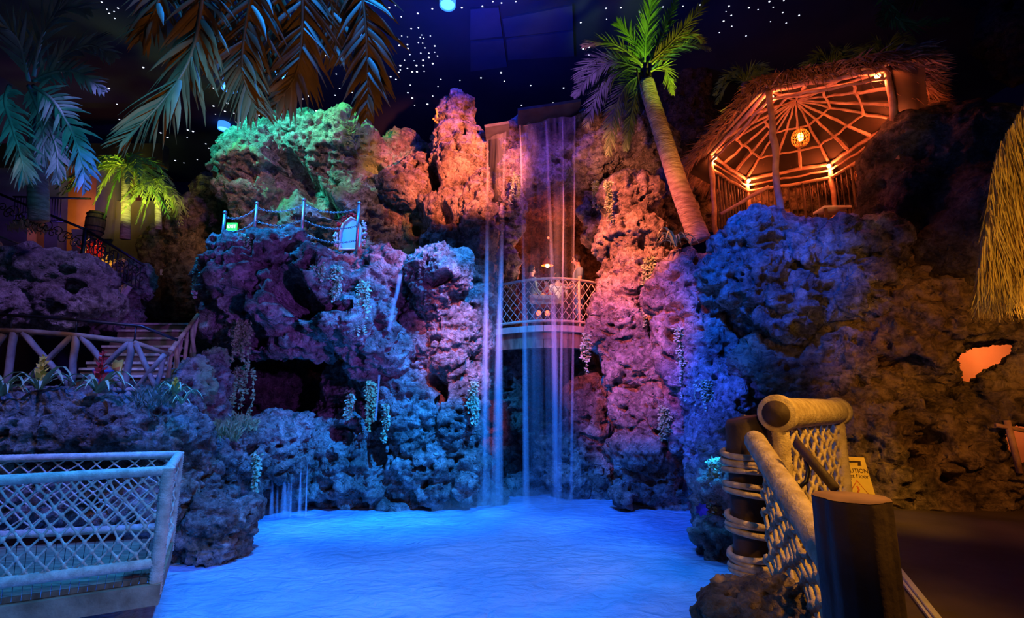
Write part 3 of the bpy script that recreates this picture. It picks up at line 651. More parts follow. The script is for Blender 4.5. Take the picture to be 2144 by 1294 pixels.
# balcony in the cave
bal = empty('balcony', at(1140, 690, 11.3), 'curved balcony floor with pale plank edge spanning the cave behind the veil', 'balcony')
front_t = [at(1030, 694, 11.5), at(1075, 699, 11.0), at(1120, 699, 10.8), at(1170, 697, 10.8), at(1215, 692, 11.0), at(1260, 686, 11.4)]
zf = 3.62
def arcpts(n=16, off=0):
    return [Vector((-.45+2.6*i/n, 11.45-0.75*math.sin(math.pi*i/n)+off, zf)) for i in range(n+1)]
ap = arcpts()
b = MB(); n = len(ap)
back = [Vector((p.x+(p.x-.8)*.25, 15.8, zf)) for p in ap]
vs = ap+back+[p-Vector((0, 0, .2)) for p in ap]+[p-Vector((0, 0, .2)) for p in back]
fs = []
for i in range(n-1):
    fs += [(i, i+1, n+i+1, n+i), (2*n+i, 3*n+i, 3*n+i+1, 2*n+i+1), (i, 2*n+i, 2*n+i+1, i+1)]
b.add(vs, fs).build('slab', M['wood'], bal, smooth=False)
b = MB()
for i in range(n-1): b.bar(ap[i]+Vector((0, -.03, .02)), ap[i+1]+Vector((.0, -.03, .02)), .12, .13)
b.build('edge_plank', mat('pale_plank', (.55, .5, .42), (.38, .33, .28), 5, .7), bal, smooth=False)
b = MB()
for i in range(n-1): b.bar(ap[i]+Vector((0, .06, -.26)), ap[i+1]+Vector((0, .06, -.26)), .1, .26)
b.build('fascia', M['wood'], bal, smooth=False)
rl = empty('rope_railing', (ap[8].x, ap[8].y, zf+.09), 'rope net railing along the curved balcony edge', 'railing')
rp = [p+Vector((0, .06, 0)) for p in ap]
MB().tube([p+Vector((0, 0, 1.12+.05*i/n)) for i, p in enumerate(rp)], .032, 8).build('top_rail', M['ropew'], rl)
MB().tube([p+Vector((0, 0, .2)) for p in rp], .032, 8).build('bottom_rail', M['ropew'], rl)
for i in (1, 12, 16):
    MB().tube([rp[i]+Vector((0, 0, .08)), rp[i]+Vector((0, 0, 1.14))], .03, 8).build('post', M['ropew'], rl)
b = MB()
for i in range(1, 16, 1):
    net(b, rp[i]+Vector((0, 0, .2)), rp[i+1]+Vector((0, 0, .2)), rp[i]+Vector((0, 0, 1.12)), rp[i+1]+Vector((0, 0, 1.13)), 2, 8, .011, 0, .004, 4)
b.build('net', M['ropew'], rl)

# rope bridge in the left foreground
fr_t = at(352, 985, 4.8); zt = fr_t.z; zb = .62
fb = atz(312, 1225, zb)
F_tr = Vector((fr_t.x, fr_t.y, zt)); F_tl = atz(-60, 1009, zt); F_tl = F_tr+(F_tl-F_tr)*2
B_tr = atz(374, 952, zt); B_tl = atz(-60, 962, zt); B_tl = B_tr+(B_tl-B_tr)*2
brg = empty('rope_bridge', (F_tr.x-1.0, F_tr.y+.2, zb-.25), 'rope-netted footbridge at the left edge above the pool', 'bridge')
def low(v, z=zb): return Vector((v.x, v.y, z))
for a_, c_ in ((F_tl, F_tr), (B_tl, B_tr), (F_tr, B_tr)):
    wrapped(MB(), a_, c_, .042, .035, .05).build('top_rail', M['ropew'], brg)
    wrapped(MB(), low(a_, zb+.12), low(c_, zb+.12), .042, .035, .05).build('bottom_rail', M['ropew'], brg)
for p in (F_tr, B_tr):
    wrapped(MB(), low(p, zb-.15), p+Vector((0, 0, .03)), .05, .026, .16).build('post', M['ropew'], brg)
net(MB(), low(F_tl, zb+.12), low(F_tr, zb+.12), F_tl, F_tr, 44, 10, .0095, .019, .012).build('net', M['ropew'], brg)
net(MB(), low(B_tl, zb+.12), low(B_tr, zb+.12), B_tl, B_tr, 44, 10, .009, .017, .012).build('net', M['ropew'], brg)
net(MB(), low(F_tr, zb+.12), low(B_tr, zb+.12), F_tr, B_tr, 14, 10, .011, .021, .012).build('net', M['ropew'], brg)
b = MB()
dk = [low(F_tl), low(F_tr), low(B_tr), low(B_tl)]
for i in range(44):
    t = i/44; t2 = (i+.93)/44
    a0 = dk[0].lerp(dk[1], t); a1 = dk[3].lerp(dk[2], t); c0 = dk[0].lerp(dk[1], t2); c1 = dk[3].lerp(dk[2], t2)
    vs = [a0, c0, c1, a1]; vs = vs+[v-Vector((0, 0, .04)) for v in vs]
    b.add(vs, [(0, 1, 2, 3), (7, 6, 5, 4), (0, 4, 5, 1), (1, 5, 6, 2), (2, 6, 7, 3), (3, 7, 4, 0)])
b.build('deck', M['wood'], brg, smooth=False)
MB().bar(low(F_tl, zb-.13), low(F_tr, zb-.13)+Vector((.05, 0, 0)), .09, .17).build('beam', M['log'], brg, smooth=False)
MB().bar(low(F_tr, zb-.13), low(B_tr, zb-.13), .09, .17).build('beam', M['log'], brg, smooth=False)
# ------------------------------------------------------------------ palms, vines and plants
def frond(b, spine, ll, n=34, normal=(0, -1, 0), droop=.35, wid=.05, ang=.75, seed=0, stem=.012):
    """spine: world points; ll: leaflet length"""
    rr = random.Random(seed); sp_ = [Vector(p) for p in spine]
    # catmull resample
    def ev(t):
        k = len(sp_)-1; x = min(t*k, k-1e-6); i = int(x); f = x-i
        p0 = sp_[max(i-1, 0)]; p1 = sp_[i]; p2 = sp_[i+1]; p3 = sp_[min(i+2, k)]
        return 0.5*((2*p1)+(p2-p0)*f+(2*p0-5*p1+4*p2-p3)*f*f+(3*p1-p0-3*p2+p3)*f*f*f)
    pts = [ev(i/20) for i in range(21)]
    b.tube(pts, [stem*(1.5-1.2*i/20) for i in range(21)], 5)
    nrm = Vector(normal).normalized()
    for i in range(n):
        t = .08+.92*i/(n-1); p = ev(t); d = (ev(min(1, t+.01))-ev(t-.01)).normalized(); s = d.cross(nrm).normalized()
        L_ = ll*(math.sin(math.pi*min(1, .18+t*.8))**.6)*rr.uniform(.8, 1.1)
        for sg in (1, -1):
            a = ang*rr.uniform(.85, 1.15)*(1-.45*t)
            dr = (s*sg*math.sin(a)+d*math.cos(a)+nrm*rr.uniform(-.22, .22)).normalized()
            q = p.copy(); w0 = wid*rr.uniform(.8, 1.2); side = dr.cross(nrm).normalized(); vs = []
            side = (side+nrm*rr.uniform(-.6, .6)).normalized()
            K = 4
            for k in range(K+1):
                f = k/K; ww = w0*(.45+1.1*f if f < .4 else .9*(1-f)/.6)+.0015
                vs += [q-side*ww/2, q+nrm*ww*.12, q+side*ww/2]
                dr = (dr+Vector((0, 0, -droop*.33*f))+Vector((rr.uniform(-.04, .04),)*3)).normalized(); q = q+dr*L_/K
            b.add(vs, [(3*k+c, 3*k+c+1, 3*k+c+4, 3*k+c+3) for k in range(K) for c in (0, 1)])
    return b
def arcspine(base, dirv, L_, rise, drop, n=6):
    base = Vector(base); d = Vector(dirv).normalized(); out = []
    for i in range(n):
        t = i/(n-1); out.append(base+d*L_*t+Vector((0, 0, rise*t*2.0*(1-.5*t)-drop*t*t*1.5)))
    return out
def pf(pts, ll, name='frond', m='leaf', parent=None, seed=0, Y=None, **kw):
    sp_ = [at(*p) for p in pts]
    return frond(MB(), sp_, ll, seed=seed, **kw).build(name, M[m], parent)
# big fronds hanging at the top left, near the camera
top = empty('palm_tree', at(560, -220, 3.4), 'palm whose big amber-brown fronds hang from the top left', 'palm tree')
for k, (pts, ll, n) in enumerate([
    ([(440, -160, 3.2), (428, -20, 3.1), (412, 80, 3.05), (385, 150, 3.0), (330, 225, 2.95), (262, 292, 2.9)], .50, 30),
    ([(560, -170, 3.4), (535, -40, 3.3), (515, 60, 3.25), (508, 150, 3.2), (535, 225, 3.2)], .52, 28),
    ([(620, -170, 3.6), (632, -40, 3.5), (634, 60, 3.45), (622, 150, 3.4), (585, 215, 3.4)], .50, 26),
    ([(700, -170, 3.6), (748, -60, 3.5), (765, 40, 3.4), (770, 140, 3.35), (768, 235, 3.3)], .48, 28),
    ([(350, -160, 3.4), (345, -60, 3.3), (330, 10, 3.2), (300, 70, 3.2)], .44, 18),
    ([(480, -170, 3.8), (455, -40, 3.8), (452, 70, 3.8), (485, 150, 3.8)], .5, 20), ([(590, -170, 4.0), (580, -40, 4.0), (568, 80, 4.0), (556, 175, 4.0)], .55, 22), ([(690, -170, 4.0), (690, -40, 4.0), (700, 50, 4.0), (706, 120, 4.0)], .5, 22)]):
    pf(pts, ll, m='leafb', parent=top, seed=k+5, n=int(n*1.8), droop=.6, wid=.048, ang=.72, normal=(0.15*((k % 3)-1), -1, .15), stem=.016)
# teal fronds at the far left
lp = empty('palm_tree', at(85, 415, 8.5), 'palm at the far left with drooping teal-lit fronds', 'palm tree')
MB().tube([at(82, 460, 8.5), at(80, 400, 8.5), at(78, 330, 8.5), at(90, 200, 8.5)], [.15, .15, .14, .13], 12, .04).build('trunk', M['trunk'], lp)
for k, (pts, ll, n) in enumerate([
    ([(70, 180, 6.5), (110, 210, 6.2), (145, 265, 6.0), (170, 330, 5.9), (180, 392, 5.8)], .5, 30),
    ([(20, 180, 6.2), (12, 215, 6.0), (28, 270, 5.9), (45, 330, 5.8), (52, 372, 5.8)], .5, 30),
    ([(80, 170, 7.0), (130, 120, 6.8), (190, 95, 6.6), (235, 120, 6.5)], .5, 24),
    ([(70, 170, 7.0), (120, 150, 6.8), (170, 155, 6.6), (215, 190, 6.5)], .45, 24),
    ([(60, 170, 7.0), (40, 90, 6.8), (10, 60, 6.6), (-30, 80, 6.5)], .55, 24),
    ([(70, 160, 7.2), (90, 70, 7.0), (130, 20, 6.8), (180, 20, 6.8)], .6, 24),
    ([(60, 180, 7.2), (100, 260, 7.0), (120, 320, 7.0), (118, 380, 7.0)], .4, 24),
    ([(60, 180, 7.2), (80, 230, 7.0), (92, 290, 7.0), (88, 340, 7.0)], .4, 20)]):
    pf(pts, ll, m='leafg', parent=lp, seed=k+30, n=n, droop=.5, wid=.065, ang=.7, stem=.02)
# yellow-green fern palm behind the balustrade
fp = empty('fern_palm', at(270, 430, 12.0), 'bushy fern palm lit bright yellow-green on the left', 'palm')
cc = at(262, 350, 12.0)
MB().tube([at(262, 500, 12.0), at(264, 420, 12.0), cc], [.11, .1, .09], 9, .04).build('trunk', M['trunk'], fp)
rr = random.Random(12)
for k in range(26):
    a = 2*math.pi*k/26*1.0+rr.uniform(-.2, .2); L_ = rr.uniform(.8, 1.35); el = rr.uniform(.0, .7)
    o = frond(MB(), arcspine(cc, (math.cos(a), math.sin(a)*.7-.15, 0), L_*1.05, el, rr.uniform(.45, .95)), .34, 22, normal=(0, -.6, .8), droop=.7, wid=.05, seed=k+60, stem=.012).build('frond', M['leafy' if k % 3 else 'leaf'], fp)
fp2 = empty('fern_palm', at(340, 430, 12.3), 'smaller fern palm beside the bright one, spilling down to the right', 'palm')
cc = at(330, 385, 12.3)
MB().tube([at(332, 480, 12.3), cc], [.08, .07], 8, .04).build('trunk', M['trunk'], fp2)
for k in range(15):
    a = 2*math.pi*k/15+rr.uniform(-.2, .2); L_ = rr.uniform(.5, .85)
    frond(MB(), arcspine(cc, (math.cos(a), math.sin(a)*.7-.2, 0), L_, rr.uniform(.0, .4), rr.uniform(.4, .8)), .26, 18, normal=(0, -.6, .8), droop=.7, wid=.045, seed=k+90, stem=.01).build('frond', M['leafy'], fp2)
# the leaning palm
P0 = at(1466, 505, 9.2)
pt = empty('palm_tree', P0, 'tall leaning palm with curved grey trunk right of the waterfalls', 'palm tree')
tr_px = [(1466, 505), (1448, 460), (1425, 400), (1402, 330), (1380, 260), (1362, 205), (1352, 165)]
tp = [at(x, y, 9.2) for x, y in tr_px]
pts = []; rsx = []
for i in range(len(tp)-1):
    for s_ in range(8):
        t = (i+s_/8)/(len(tp)-1); pts.append(tp[i].lerp(tp[i+1], s_/8)); rsx.append((.20-.055*t)*(1.0+(.045 if (s_ % 2) else 0)))
MB().tube(pts, rsx, 14, .012).build('trunk', M['trunk'], pt)
crown = at(1352, 150, 9.2)
b = MB()
for k in range(16):
    a = random.uniform(0, 6.28); b.tube([crown+Vector((.12*math.cos(a), .12*math.sin(a), random.uniform(-.3, .1))), crown+Vector((.2*math.cos(a), .2*math.sin(a), random.uniform(.0, .3)))], [.03, .015], 5)
b.build('crown_fibre', M['darkwood'], pt)
for k, (pts, ll, m_, n) in enumerate([
    ([(1350, 130), (1352, 80), (1360, 30), (1368, -15)], .42, 'leaf', 32), ([(1345, 130), (1330, 95), (1310, 65), (1296, 50)], .40, 'leaf', 26),
    ([(1345, 135), (1300, 100), (1262, 88), (1222, 96)], .36, 'leafy', 28), ([(1360, 130), (1380, 90), (1400, 40), (1418, -5)], .34, 'leaf', 26),
    ([(1362, 130), (1400, 95), (1440, 50), (1485, -5)], .34, 'leafb', 28), ([(1365, 135), (1410, 92), (1445, 72), (1474, 88)], .32, 'leafy', 26),
    ([(1365, 145), (1410, 105), (1450, 92), (1484, 102)], .34, 'leafg', 26), ([(1340, 145), (1290, 130), (1245, 150), (1203, 200)], .42, 'leafd', 32),
    ([(1340, 150), (1290, 150), (1255, 190), (1228, 262)], .48, 'leafd', 34), ([(1345, 155), (1310, 180), (1285, 240), (1274, 320)], .48, 'leafd', 36),
    ([(1348, 158), (1330, 200), (1318, 260), (1310, 312)], .34, 'leafd', 28), ([(1340, 148), (1270, 120), (1225, 140), (1208, 170)], .36, 'leafd', 24),
    ([(1362, 150), (1390, 140), (1400, 165), (1408, 195)], .30, 'leafy', 20), ([(1345, 140), (1320, 120), (1290, 115), (1262, 130)], .36, 'leafy', 24)]):
    Yk = 9.2+((k*37) % 7-3)*.12
    sp_ = [at(p[0], p[1], 9.2+(Yk-9.2)*i/3) for i, p in enumerate(pts)]
    frond(MB(), sp_, ll, int(n*1.5), normal=(0.1, -1, .25), droop=.4, wid=.034, ang=.75, seed=k+120, stem=.016).build('frond', M[m_], pt)
# small palms behind the gazebo
for k, (bx, by, Y, lab) in enumerate([(1560, 175, 11.5, 'dim green palm tuft behind the left slope of the thatched roof'), (1740, 140, 10.8, 'dim green palm tuft above the middle of the thatched roof'), (1850, 120, 10.2, 'dark green palm tuft above the right end of the thatched roof')]):
    e = empty('palm_tuft', at(bx, by, Y), lab, 'palm', 'palm tufts behind the gazebo'); c0 = at(bx, by, Y)
    MB().tube([c0-Vector((0, 0, 2.6)), c0-Vector((0, 0, 1.2)), c0], [.12, .11, .1], 8, .04).build('trunk', M['trunk'], e)
    for j in range(9):
        a = 2*math.pi*j/9+k; frond(MB(), arcspine(c0, (math.cos(a), math.sin(a)*.6, 0), .75, .55, .5), .32, 20, normal=(0, -.8, .5), droop=.4, seed=300+k*20+j, wid=.045).build('frond', M['leaf'], e)
e = empty('palm_tree', at(1960, -60, 6.0), 'palm frond reaching in green-tipped from the upper right edge', 'palm tree')
pf([(1850, -30, 6), (1862, 20, 6), (1905, 52, 6), (1985, 42, 6)], .26, m='leaf', parent=e, seed=400, n=26, droop=.3)
pf([(2000, -40, 6), (1930, -10, 6), (1870, 20, 6), (1845, 50, 6)], .3, m='leafb', parent=e, seed=401, n=26, droop=.3)

def vine(px, py, Y, ln, wd, m_, lab, seed, strands=7, leaf=.035, name='hanging_vine', dens=26):
    rr = random.Random(seed); c0 = at(px, py, Y); e = empty(name, c0, lab, 'vine' if 'vine' in name else 'moss')
    st = MB(); lf = MB()
    for s_ in range(strands):
        x = rr.uniform(-wd, wd); L_ = ln*rr.uniform(.35, 1.0); n = 7; p = c0+Vector((x, rr.uniform(-.05, .05), rr.uniform(-.03, .05))); pts = [p.copy()]
        for k in range(n): p = p+Vector((rr.uniform(-.03, .03), rr.uniform(-.02, .02), -L_/n)); pts.append(p.copy())
        st.tube(pts, .005, 4)
        for k in range(int(dens*L_)+3):
            t = rr.random()*n; i = min(int(t), n-1); q = pts[i].lerp(pts[i+1], t-i)
            d = Vector((rr.uniform(-1, 1), rr.uniform(-1, .3), rr.uniform(-1, .2))).normalized(); s = d.orthogonal().normalized()*leaf*.4; L2 = leaf*rr.uniform(.7, 1.4)
            lf.add([q, q+d*L2*.5+s, q+d*L2, q+d*L2*.5-s], [(0, 1, 2, 3)])
    st.build('stem', M['moss'], e); lf.build('foliage', M[m_], e, smooth=False)
V = [(516, 490, 9.15, .75, .16, 'ivy', 'pale ivy clump hanging over the left lip of the ledge', 14), (512, 672, 9.25, 1.0, .12, 'moss', 'green moss streamer hanging before the small cave, upper part', 12),
     (512, 770, 9.4, 1.0, .14, 'moss', 'leafy streamer trailing at the left of the small cave, lower part', 10), (668, 555, 8.95, .6, .13, 'ivy', 'pale ivy clump under the red-lit lump of the ledge', 12),
     (706, 560, 8.95, .68, .1, 'ivy', 'pale ivy clump right of its twin on the ledge face', 10), (764, 590, 9.0, 1.1, .07, 'ivy', 'long narrow ivy strand down the right of the ledge', 8),
     (776, 800, 9.85, 1.05, .07, 'moss', 'narrow green vine hanging beneath the ledge over the blue rock', 8), (432, 540, 9.6, .8, .15, 'ivy', 'bright blue-lit ivy cascading off the left tip of the ledge', 14),
     (1083, 365, 11.0, .8, .08, 'ivy', 'green and grey vine hanging between the two waterfalls', 8), (1272, 380, 10.0, .9, .08, 'ivy', 'grey-green vine down the left shoulder of the orange pillar', 9),
     (1247, 378, 11.4, .75, .06, 'ivy', 'thin dim vine left of the orange pillar top', 6), (1228, 700, 10.0, .75, .07, 'ivy', 'small vine below the balcony end at the pillar', 7),
     (1358, 540, 9.7, 1.35, .09, 'moss', 'mossy strand running down between the pillar and blue rocks', 9), (1425, 690, 8.7, 1.3, .1, 'ivy', 'long ivy trailing down the blue rock flank', 10),
     (1390, 850, 9.5, .7, .06, 'moss', 'green moss streak low on the pillar', 8), (1500, 960, 7.6, 1.1, .12, 'ivy', 'ivy hanging low above the pool beside the roped piling', 14),
     (1472, 800, 8.2, .9, .12, 'ivy', 'ivy patch halfway down the blue flank', 10), (540, 950, 8.9, .7, .07, 'ivy', 'bright speckled vine left of the small low waterfall', 10),
     (992, 800, 10.0, .9, .06, 'ivy', 'ivy strand along the left edge of the narrow waterfall', 8), (1192, 352, 11.3, .5, .1, 'moss', 'moss tuft under the wide veil', 6),
     (735, 815, 10.2, .75, .05, 'ivy', 'faint blue strand left of the green vine under the ledge', 6), (812, 850, 9.9, .75, .08, 'ivy', 'blue-white streak of leaves right of the water thread', 8),
     (742, 262, 11.7, .7, .14, 'moss', 'moss hanging on the green cliff under the frond tips', 8)]
for k, (px, py, Y, ln, wd, m_, lab, st) in enumerate(V):
    vine(px, py, Y, ln, wd, m_, lab, 500+k, st, .062 if Y > 8.5 else .045, dens=60)
# moss beds
def tuft(px, py, Y, R_, m_, lab, seed, n=260, h=.14, name='moss_clump'):
    rr = random.Random(seed); c0 = at(px, py, Y); b = MB()
    for k in range(n):
        a = rr.uniform(0, 6.28); r_ = R_*rr.random()**.5; p = c0+Vector((r_*math.cos(a), r_*math.sin(a)*.6, rr.uniform(-.08, .06)*1.0-.25*(r_/R_)**2*.6))
        d = Vector((rr.uniform(-.6, .6), rr.uniform(-.7, .3), 1)).normalized()*h*rr.uniform(.6, 1.2); s = Vector((.008, 0, 0))
        b.add([p-s, p+s, p+d*.6+Vector((0, 0, 0))+s*.6, p+d+Vector((d.x*.6, 0, -.02))], [(0, 1, 2, 3)])
    tag(b.build(name, M[m_], smooth=False, origin=c0), lab, 'moss')
tuft(325, 822, 6.6, .28, 'leafg', 'teal-lit mossy clump on top of the planter rock', 1, 420)
tuft(465, 895, 8.0, .30, 'moss', 'green moss bed between the narrow rock and the small cave', 2, 420)
tuft(505, 880, 8.8, .30, 'moss', 'leafy ground plants at the mouth of the small cave', 3, 300)
# bromeliads
def brom(px, py, Y, R_, lab, fm, seed, tall=.5, name='bromeliad', n=13):
    rr = random.Random(seed); c0 = at(px, py, Y); e = empty(name, c0, lab, 'plant')
    for k in range(n):
        a = 6.283*k/n+rr.uniform(-.2, .2); d = Vector((math.cos(a), math.sin(a)*.7, 0)); L_ = R_*rr.uniform(.75, 1.15); vs = []; rise = rr.uniform(.35, .8)
        for i in range(7):
            t = i/6; p = c0+d*L_*t+Vector((0, 0, L_*(rise*math.sin(t*2.6)-.15*t*t))); s = d.cross(Vector((0, 0, 1)))*(.028*(1-t)**.6+.002)*R_/.5*1.6
            vs += [p-s, p-Vector((0, 0, .012)), p+s]
        MB().add(vs, [(3*i+c, 3*i+c+1, 3*i+c+4, 3*i+c+3) for i in range(6) for c in (0, 1)]).build('leaf', M['strap'], e)
    if fm:
        b = MB(); H_ = tall*R_*1.1
        for k in range(24):
            t = k/24; a = k*2.4; d = Vector((math.cos(a), math.sin(a), .9)).normalized(); p = c0+Vector((0, 0, H_*(.25+.75*t))); L_ = .12*R_/.45*(1.2-t*.7); s = d.orthogonal().normalized()*L_*.25
            b.add([p, p+d*L_*.5+s, p+d*L_, p+d*L_*.5-s], [(0, 1, 2, 3)])
        b.tube([c0, c0+Vector((0, 0, H_))], .012, 5)
        b.build('flower', M[fm], e, smooth=False)
brom(82, 815, 6.4, .42, 'bromeliad with yellow flower spike on the planter rock', 'yelflower', 1, .9)
brom(205, 822, 6.4, .40, 'pale strappy bromeliad with small orange bloom, middle of the planter', 'redflower', 2, 1.2)
brom(365, 828, 6.5, .26, 'small bromeliad with pale yellow bloom near the planter end', 'yelflower', 3, .8)
brom(5, 828, 6.3, .36, 'flowerless bromeliad at the left edge of the planter', None, 4)
brom(380, 845, 6.4, .25, 'white-leaved bromeliad drooping over the planter corner', None, 5, n=9)
brom(1415, 515, 9.0, .42, 'spiky agave-like plant at the foot of the leaning palm', None, 6, n=20, name='agave')
e = empty('flower', at(1467, 1068, 7.4), 'single glowing blue flower by the pool edge at the right', 'flower')
b = MB(); c0 = at(1467, 1066, 7.4)
for k in range(7):
    a = k*.9; d = Vector((math.cos(a), -.5, math.sin(a))).normalized(); s = d.cross(Vector((0, -1, 0))).normalized()*.035
    b.add([c0, c0+d*.06+s, c0+d*.11, c0+d*.06-s], [(0, 1, 2, 3)])
b.build('petals', M['blueflower'], e, smooth=False); MB().tube([c0, c0+Vector((.1, .05, -.12)), c0+Vector((.2, .1, -.1))], .006, 4).build('stem', M['moss'], e)
b = MB(); rr = random.Random(5)
for k in range(9):
    p = at(912, 232, 11.4)+Vector((rr.uniform(-.05, .05), 0, -.045*k+.05)); b.ball(p, .03, 6, 4)
tag(b.build('yellow_bloom', M['yelflower'], origin=at(912, 240, 11.4)), 'string of small yellow blossoms at the top of the orange pillar', 'flower')
# ------------------------------------------------------------------ thatched gazebo
ZR = 7.4
ring = [atz(x, y, ZR) for x, y in ((1487, 325), (1610, 190), (1857, 145), (1878, 252), (1737, 343), (1563, 375))]
cen = sum(ring, Vector())/6; apex = at(1665, 205, cen.y)
gz = empty('gazebo', (cen.x, cen.y, 4.95), 'six-sided thatched gazebo glowing orange on top of the rocks', 'gazebo')
ZF = 4.95
def up(v, z): return Vector((v.x, v.y, z))
for i, p in enumerate(ring):
    q = ring[(i+1) % 6]
    MB().tube(rough_pts(p, q, 9, .018), .042, 8, .12).build('ring_beam', M['redlog'], gz)
    MB().tube(rough_pts(up(p, ZR-.16), up(q, ZR-.16), 9, .02), .025, 7, .15).build('ring_beam', M['redlog'], gz)
    MB().tube(rough_pts(up(p, ZF), p, 12, .015), .055, 8, .12).build('post', M['redlog'] if i != 1 else M['log'], gz)
    for r_, n in ((0.36, 6), (0.68, 8)):
        a0 = apex.lerp(p, r_); a1 = apex.lerp(q, r_)
        MB().tube(rough_pts(a0-Vector((0, 0, .05)), a1-Vector((0, 0, .05)), n, .02), .024, 6, .15).build('purlin', M['redlog'], gz)
    for f in (0, 1/3, 2/3):
        r1 = p.lerp(q, f); e_ = r1+(r1-apex)*.0
        MB().tube(rough_pts(apex-Vector((0, 0, .06)), e_, 11, .014), [.018+.016*k/11 for k in range(12)], 7, .12).build('rafter', M['redlog'], gz)
eav = []
for i in range(6):
    p = ring[i]; q = ring[(i+1) % 6]
    for f in (0, .25, .5, .75):
        r1 = p.lerp(q, f); d = up(r1, 0)-up(cen, 0); eav.append(Vector((cen.x, cen.y, 0))+d*1.30+Vector((0, 0, ZR-.28)))
n = len(eav)
b = MB()
vs = [apex+Vector((0, 0, .02))]+[v for i in range(6) for v in [ring[i].lerp(ring[(i+1) % 6], f)+Vector((0, 0, .05)) for f in (0, .25, .5, .75)]]+[v+Vector((0, 0, .04)) for v in eav]
vs += [apex+Vector((0, 0, .3))]+[v+Vector((0, 0, .2)) for v in eav]
fs = [(0, 1+i, 1+(i+1) % n) for i in range(n)]+[(1+i, 1+n+i, 1+n+(i+1) % n, 1+(i+1) % n) for i in range(n)]
k0 = 2*n+1
fs += [(k0, k0+1+(i+1) % n, k0+1+i) for i in range(n)]+[(1+n+i, k0+1+i, k0+1+(i+1) % n, 1+n+(i+1) % n) for i in range(n)]
b.add(vs, fs).build('roof_lining', M['cloth_dark'], gz, smooth=False)
# thatch: layered strands running down the roof and out over the eave
b = MB(); rr = random.Random(77)
def strand(b, p, d, L_, w_):
    s = d.cross(Vector((rr.uniform(-1, 1), rr.uniform(-1, 1), rr.uniform(-1, 1)))).normalized()*w_
    m_ = p+d*L_*.55; e2 = p+d*L_+Vector((0, 0, -L_*.12)); b.add([p-s, p+s, m_+s*.8, e2, m_-s*.8], [(0, 1, 2, 3, 4)])
for k in range(5200):
    u = rr.random()*n; i = int(u) % n; f = u-int(u); ev_ = eav[i].lerp(eav[(i+1) % n], f); top_ = apex+Vector((0, 0, .33))
    t = rr.random()**.5 if k % 3 else 1.0
    p = top_.lerp(ev_+Vector((0, 0, .22)), t*.985); d = (ev_-top_).normalized()
    d = (d+Vector((rr.uniform(-.25, .25), rr.uniform(-.25, .25), rr.uniform(-.25, .12)))).normalized()
    strand(b, p, d, rr.uniform(.22, .5), .011)
for k in range(2600):
    u = rr.random()*n; i = int(u) % n; f = u-int(u); ev_ = eav[i].lerp(eav[(i+1) % n], f); o_ = (up(ev_, 0)-up(cen, 0)).normalized()
    d = (o_*rr.uniform(.4, 1.1)+Vector((rr.uniform(-.35, .35), rr.uniform(-.35, .35), rr.uniform(-1.0, .1)))).normalized()
    strand(b, ev_+Vector((0, 0, rr.uniform(.0, .2))), d, rr.uniform(.18, .42), .011)
b.build('thatch', M['thatch'], gz, smooth=False)['kind'] = 'stuff'
for i0, i1 in ((0, 1), (1, 2)):   # matting panels between the beam and the eave on the near sides
    p, q = ring[i0], ring[i1]
    for f0, f1 in (((.45, .93),) if i0 == 0 else ((.04, .46),)):
        a_ = p.lerp(q, f0); c_ = p.lerp(q, f1); oa = (up(a_, 0)-up(cen, 0)); oc = (up(c_, 0)-up(cen, 0))
        vs = [a_+oa*.05+Vector((0, 0, .0)), c_+oc*.05+Vector((0, 0, 0)), c_+oc*.17-Vector((0, 0, .13)), a_+oa*.17-Vector((0, 0, .13))]; vs += [v+Vector((0, 0, .015)) for v in vs]
        MB().add(vs, [(0, 1, 2, 3), (7, 6, 5, 4), (0, 4, 5, 1), (1, 5, 6, 2), (2, 6, 7, 3), (3, 7, 4, 0)]).build('matting_panel', M['panel'], gz, smooth=False)
# floor, railing with balusters
vs = [up(cen+(p-cen)*1.0, ZF) for p in ring]+[up(cen+(p-cen)*1.0, ZF-.2) for p in ring]
MB().add(vs, [(0, 1, 2, 3, 4, 5), (11, 10, 9, 8, 7, 6)]+[(i, (i+1) % 6, (i+1) % 6+6, i+6) for i in range(6)]).build('platform', M['wood'], gz, smooth=False)
for i in (3, 4, 5):
    p, q = up(ring[i], ZF), up(ring[(i+1) % 6], ZF)
    z1 = 2.12
    MB().tube(rough_pts(p+Vector((0, 0, z1)), q+Vector((0, 0, z1)), 8, .012), .04, 8, .1).build('handrail', M['redlog'], gz)
    MB().tube(rough_pts(p+Vector((0, 0, 1.2)), q+Vector((0, 0, .2)), 8, .01), .03, 8, .1).build('handrail', M['redlog'], gz)
    for k in range(1, 12):
        a_ = p.lerp(q, k/12); MB().tube(rough_pts(a_+Vector((0, 0, .2)), a_+Vector((0, 0, z1)), 4, .008), .017 if k % 4 else .03, 6, .1).build('baluster', M['darkwood'], gz)
MB().tube(rough_pts(at(1610, 390, 9.2), at(1510, 448, 9.9), 6, .01), .035, 8, .1).build('stair_rail', M['redlog'], gz)
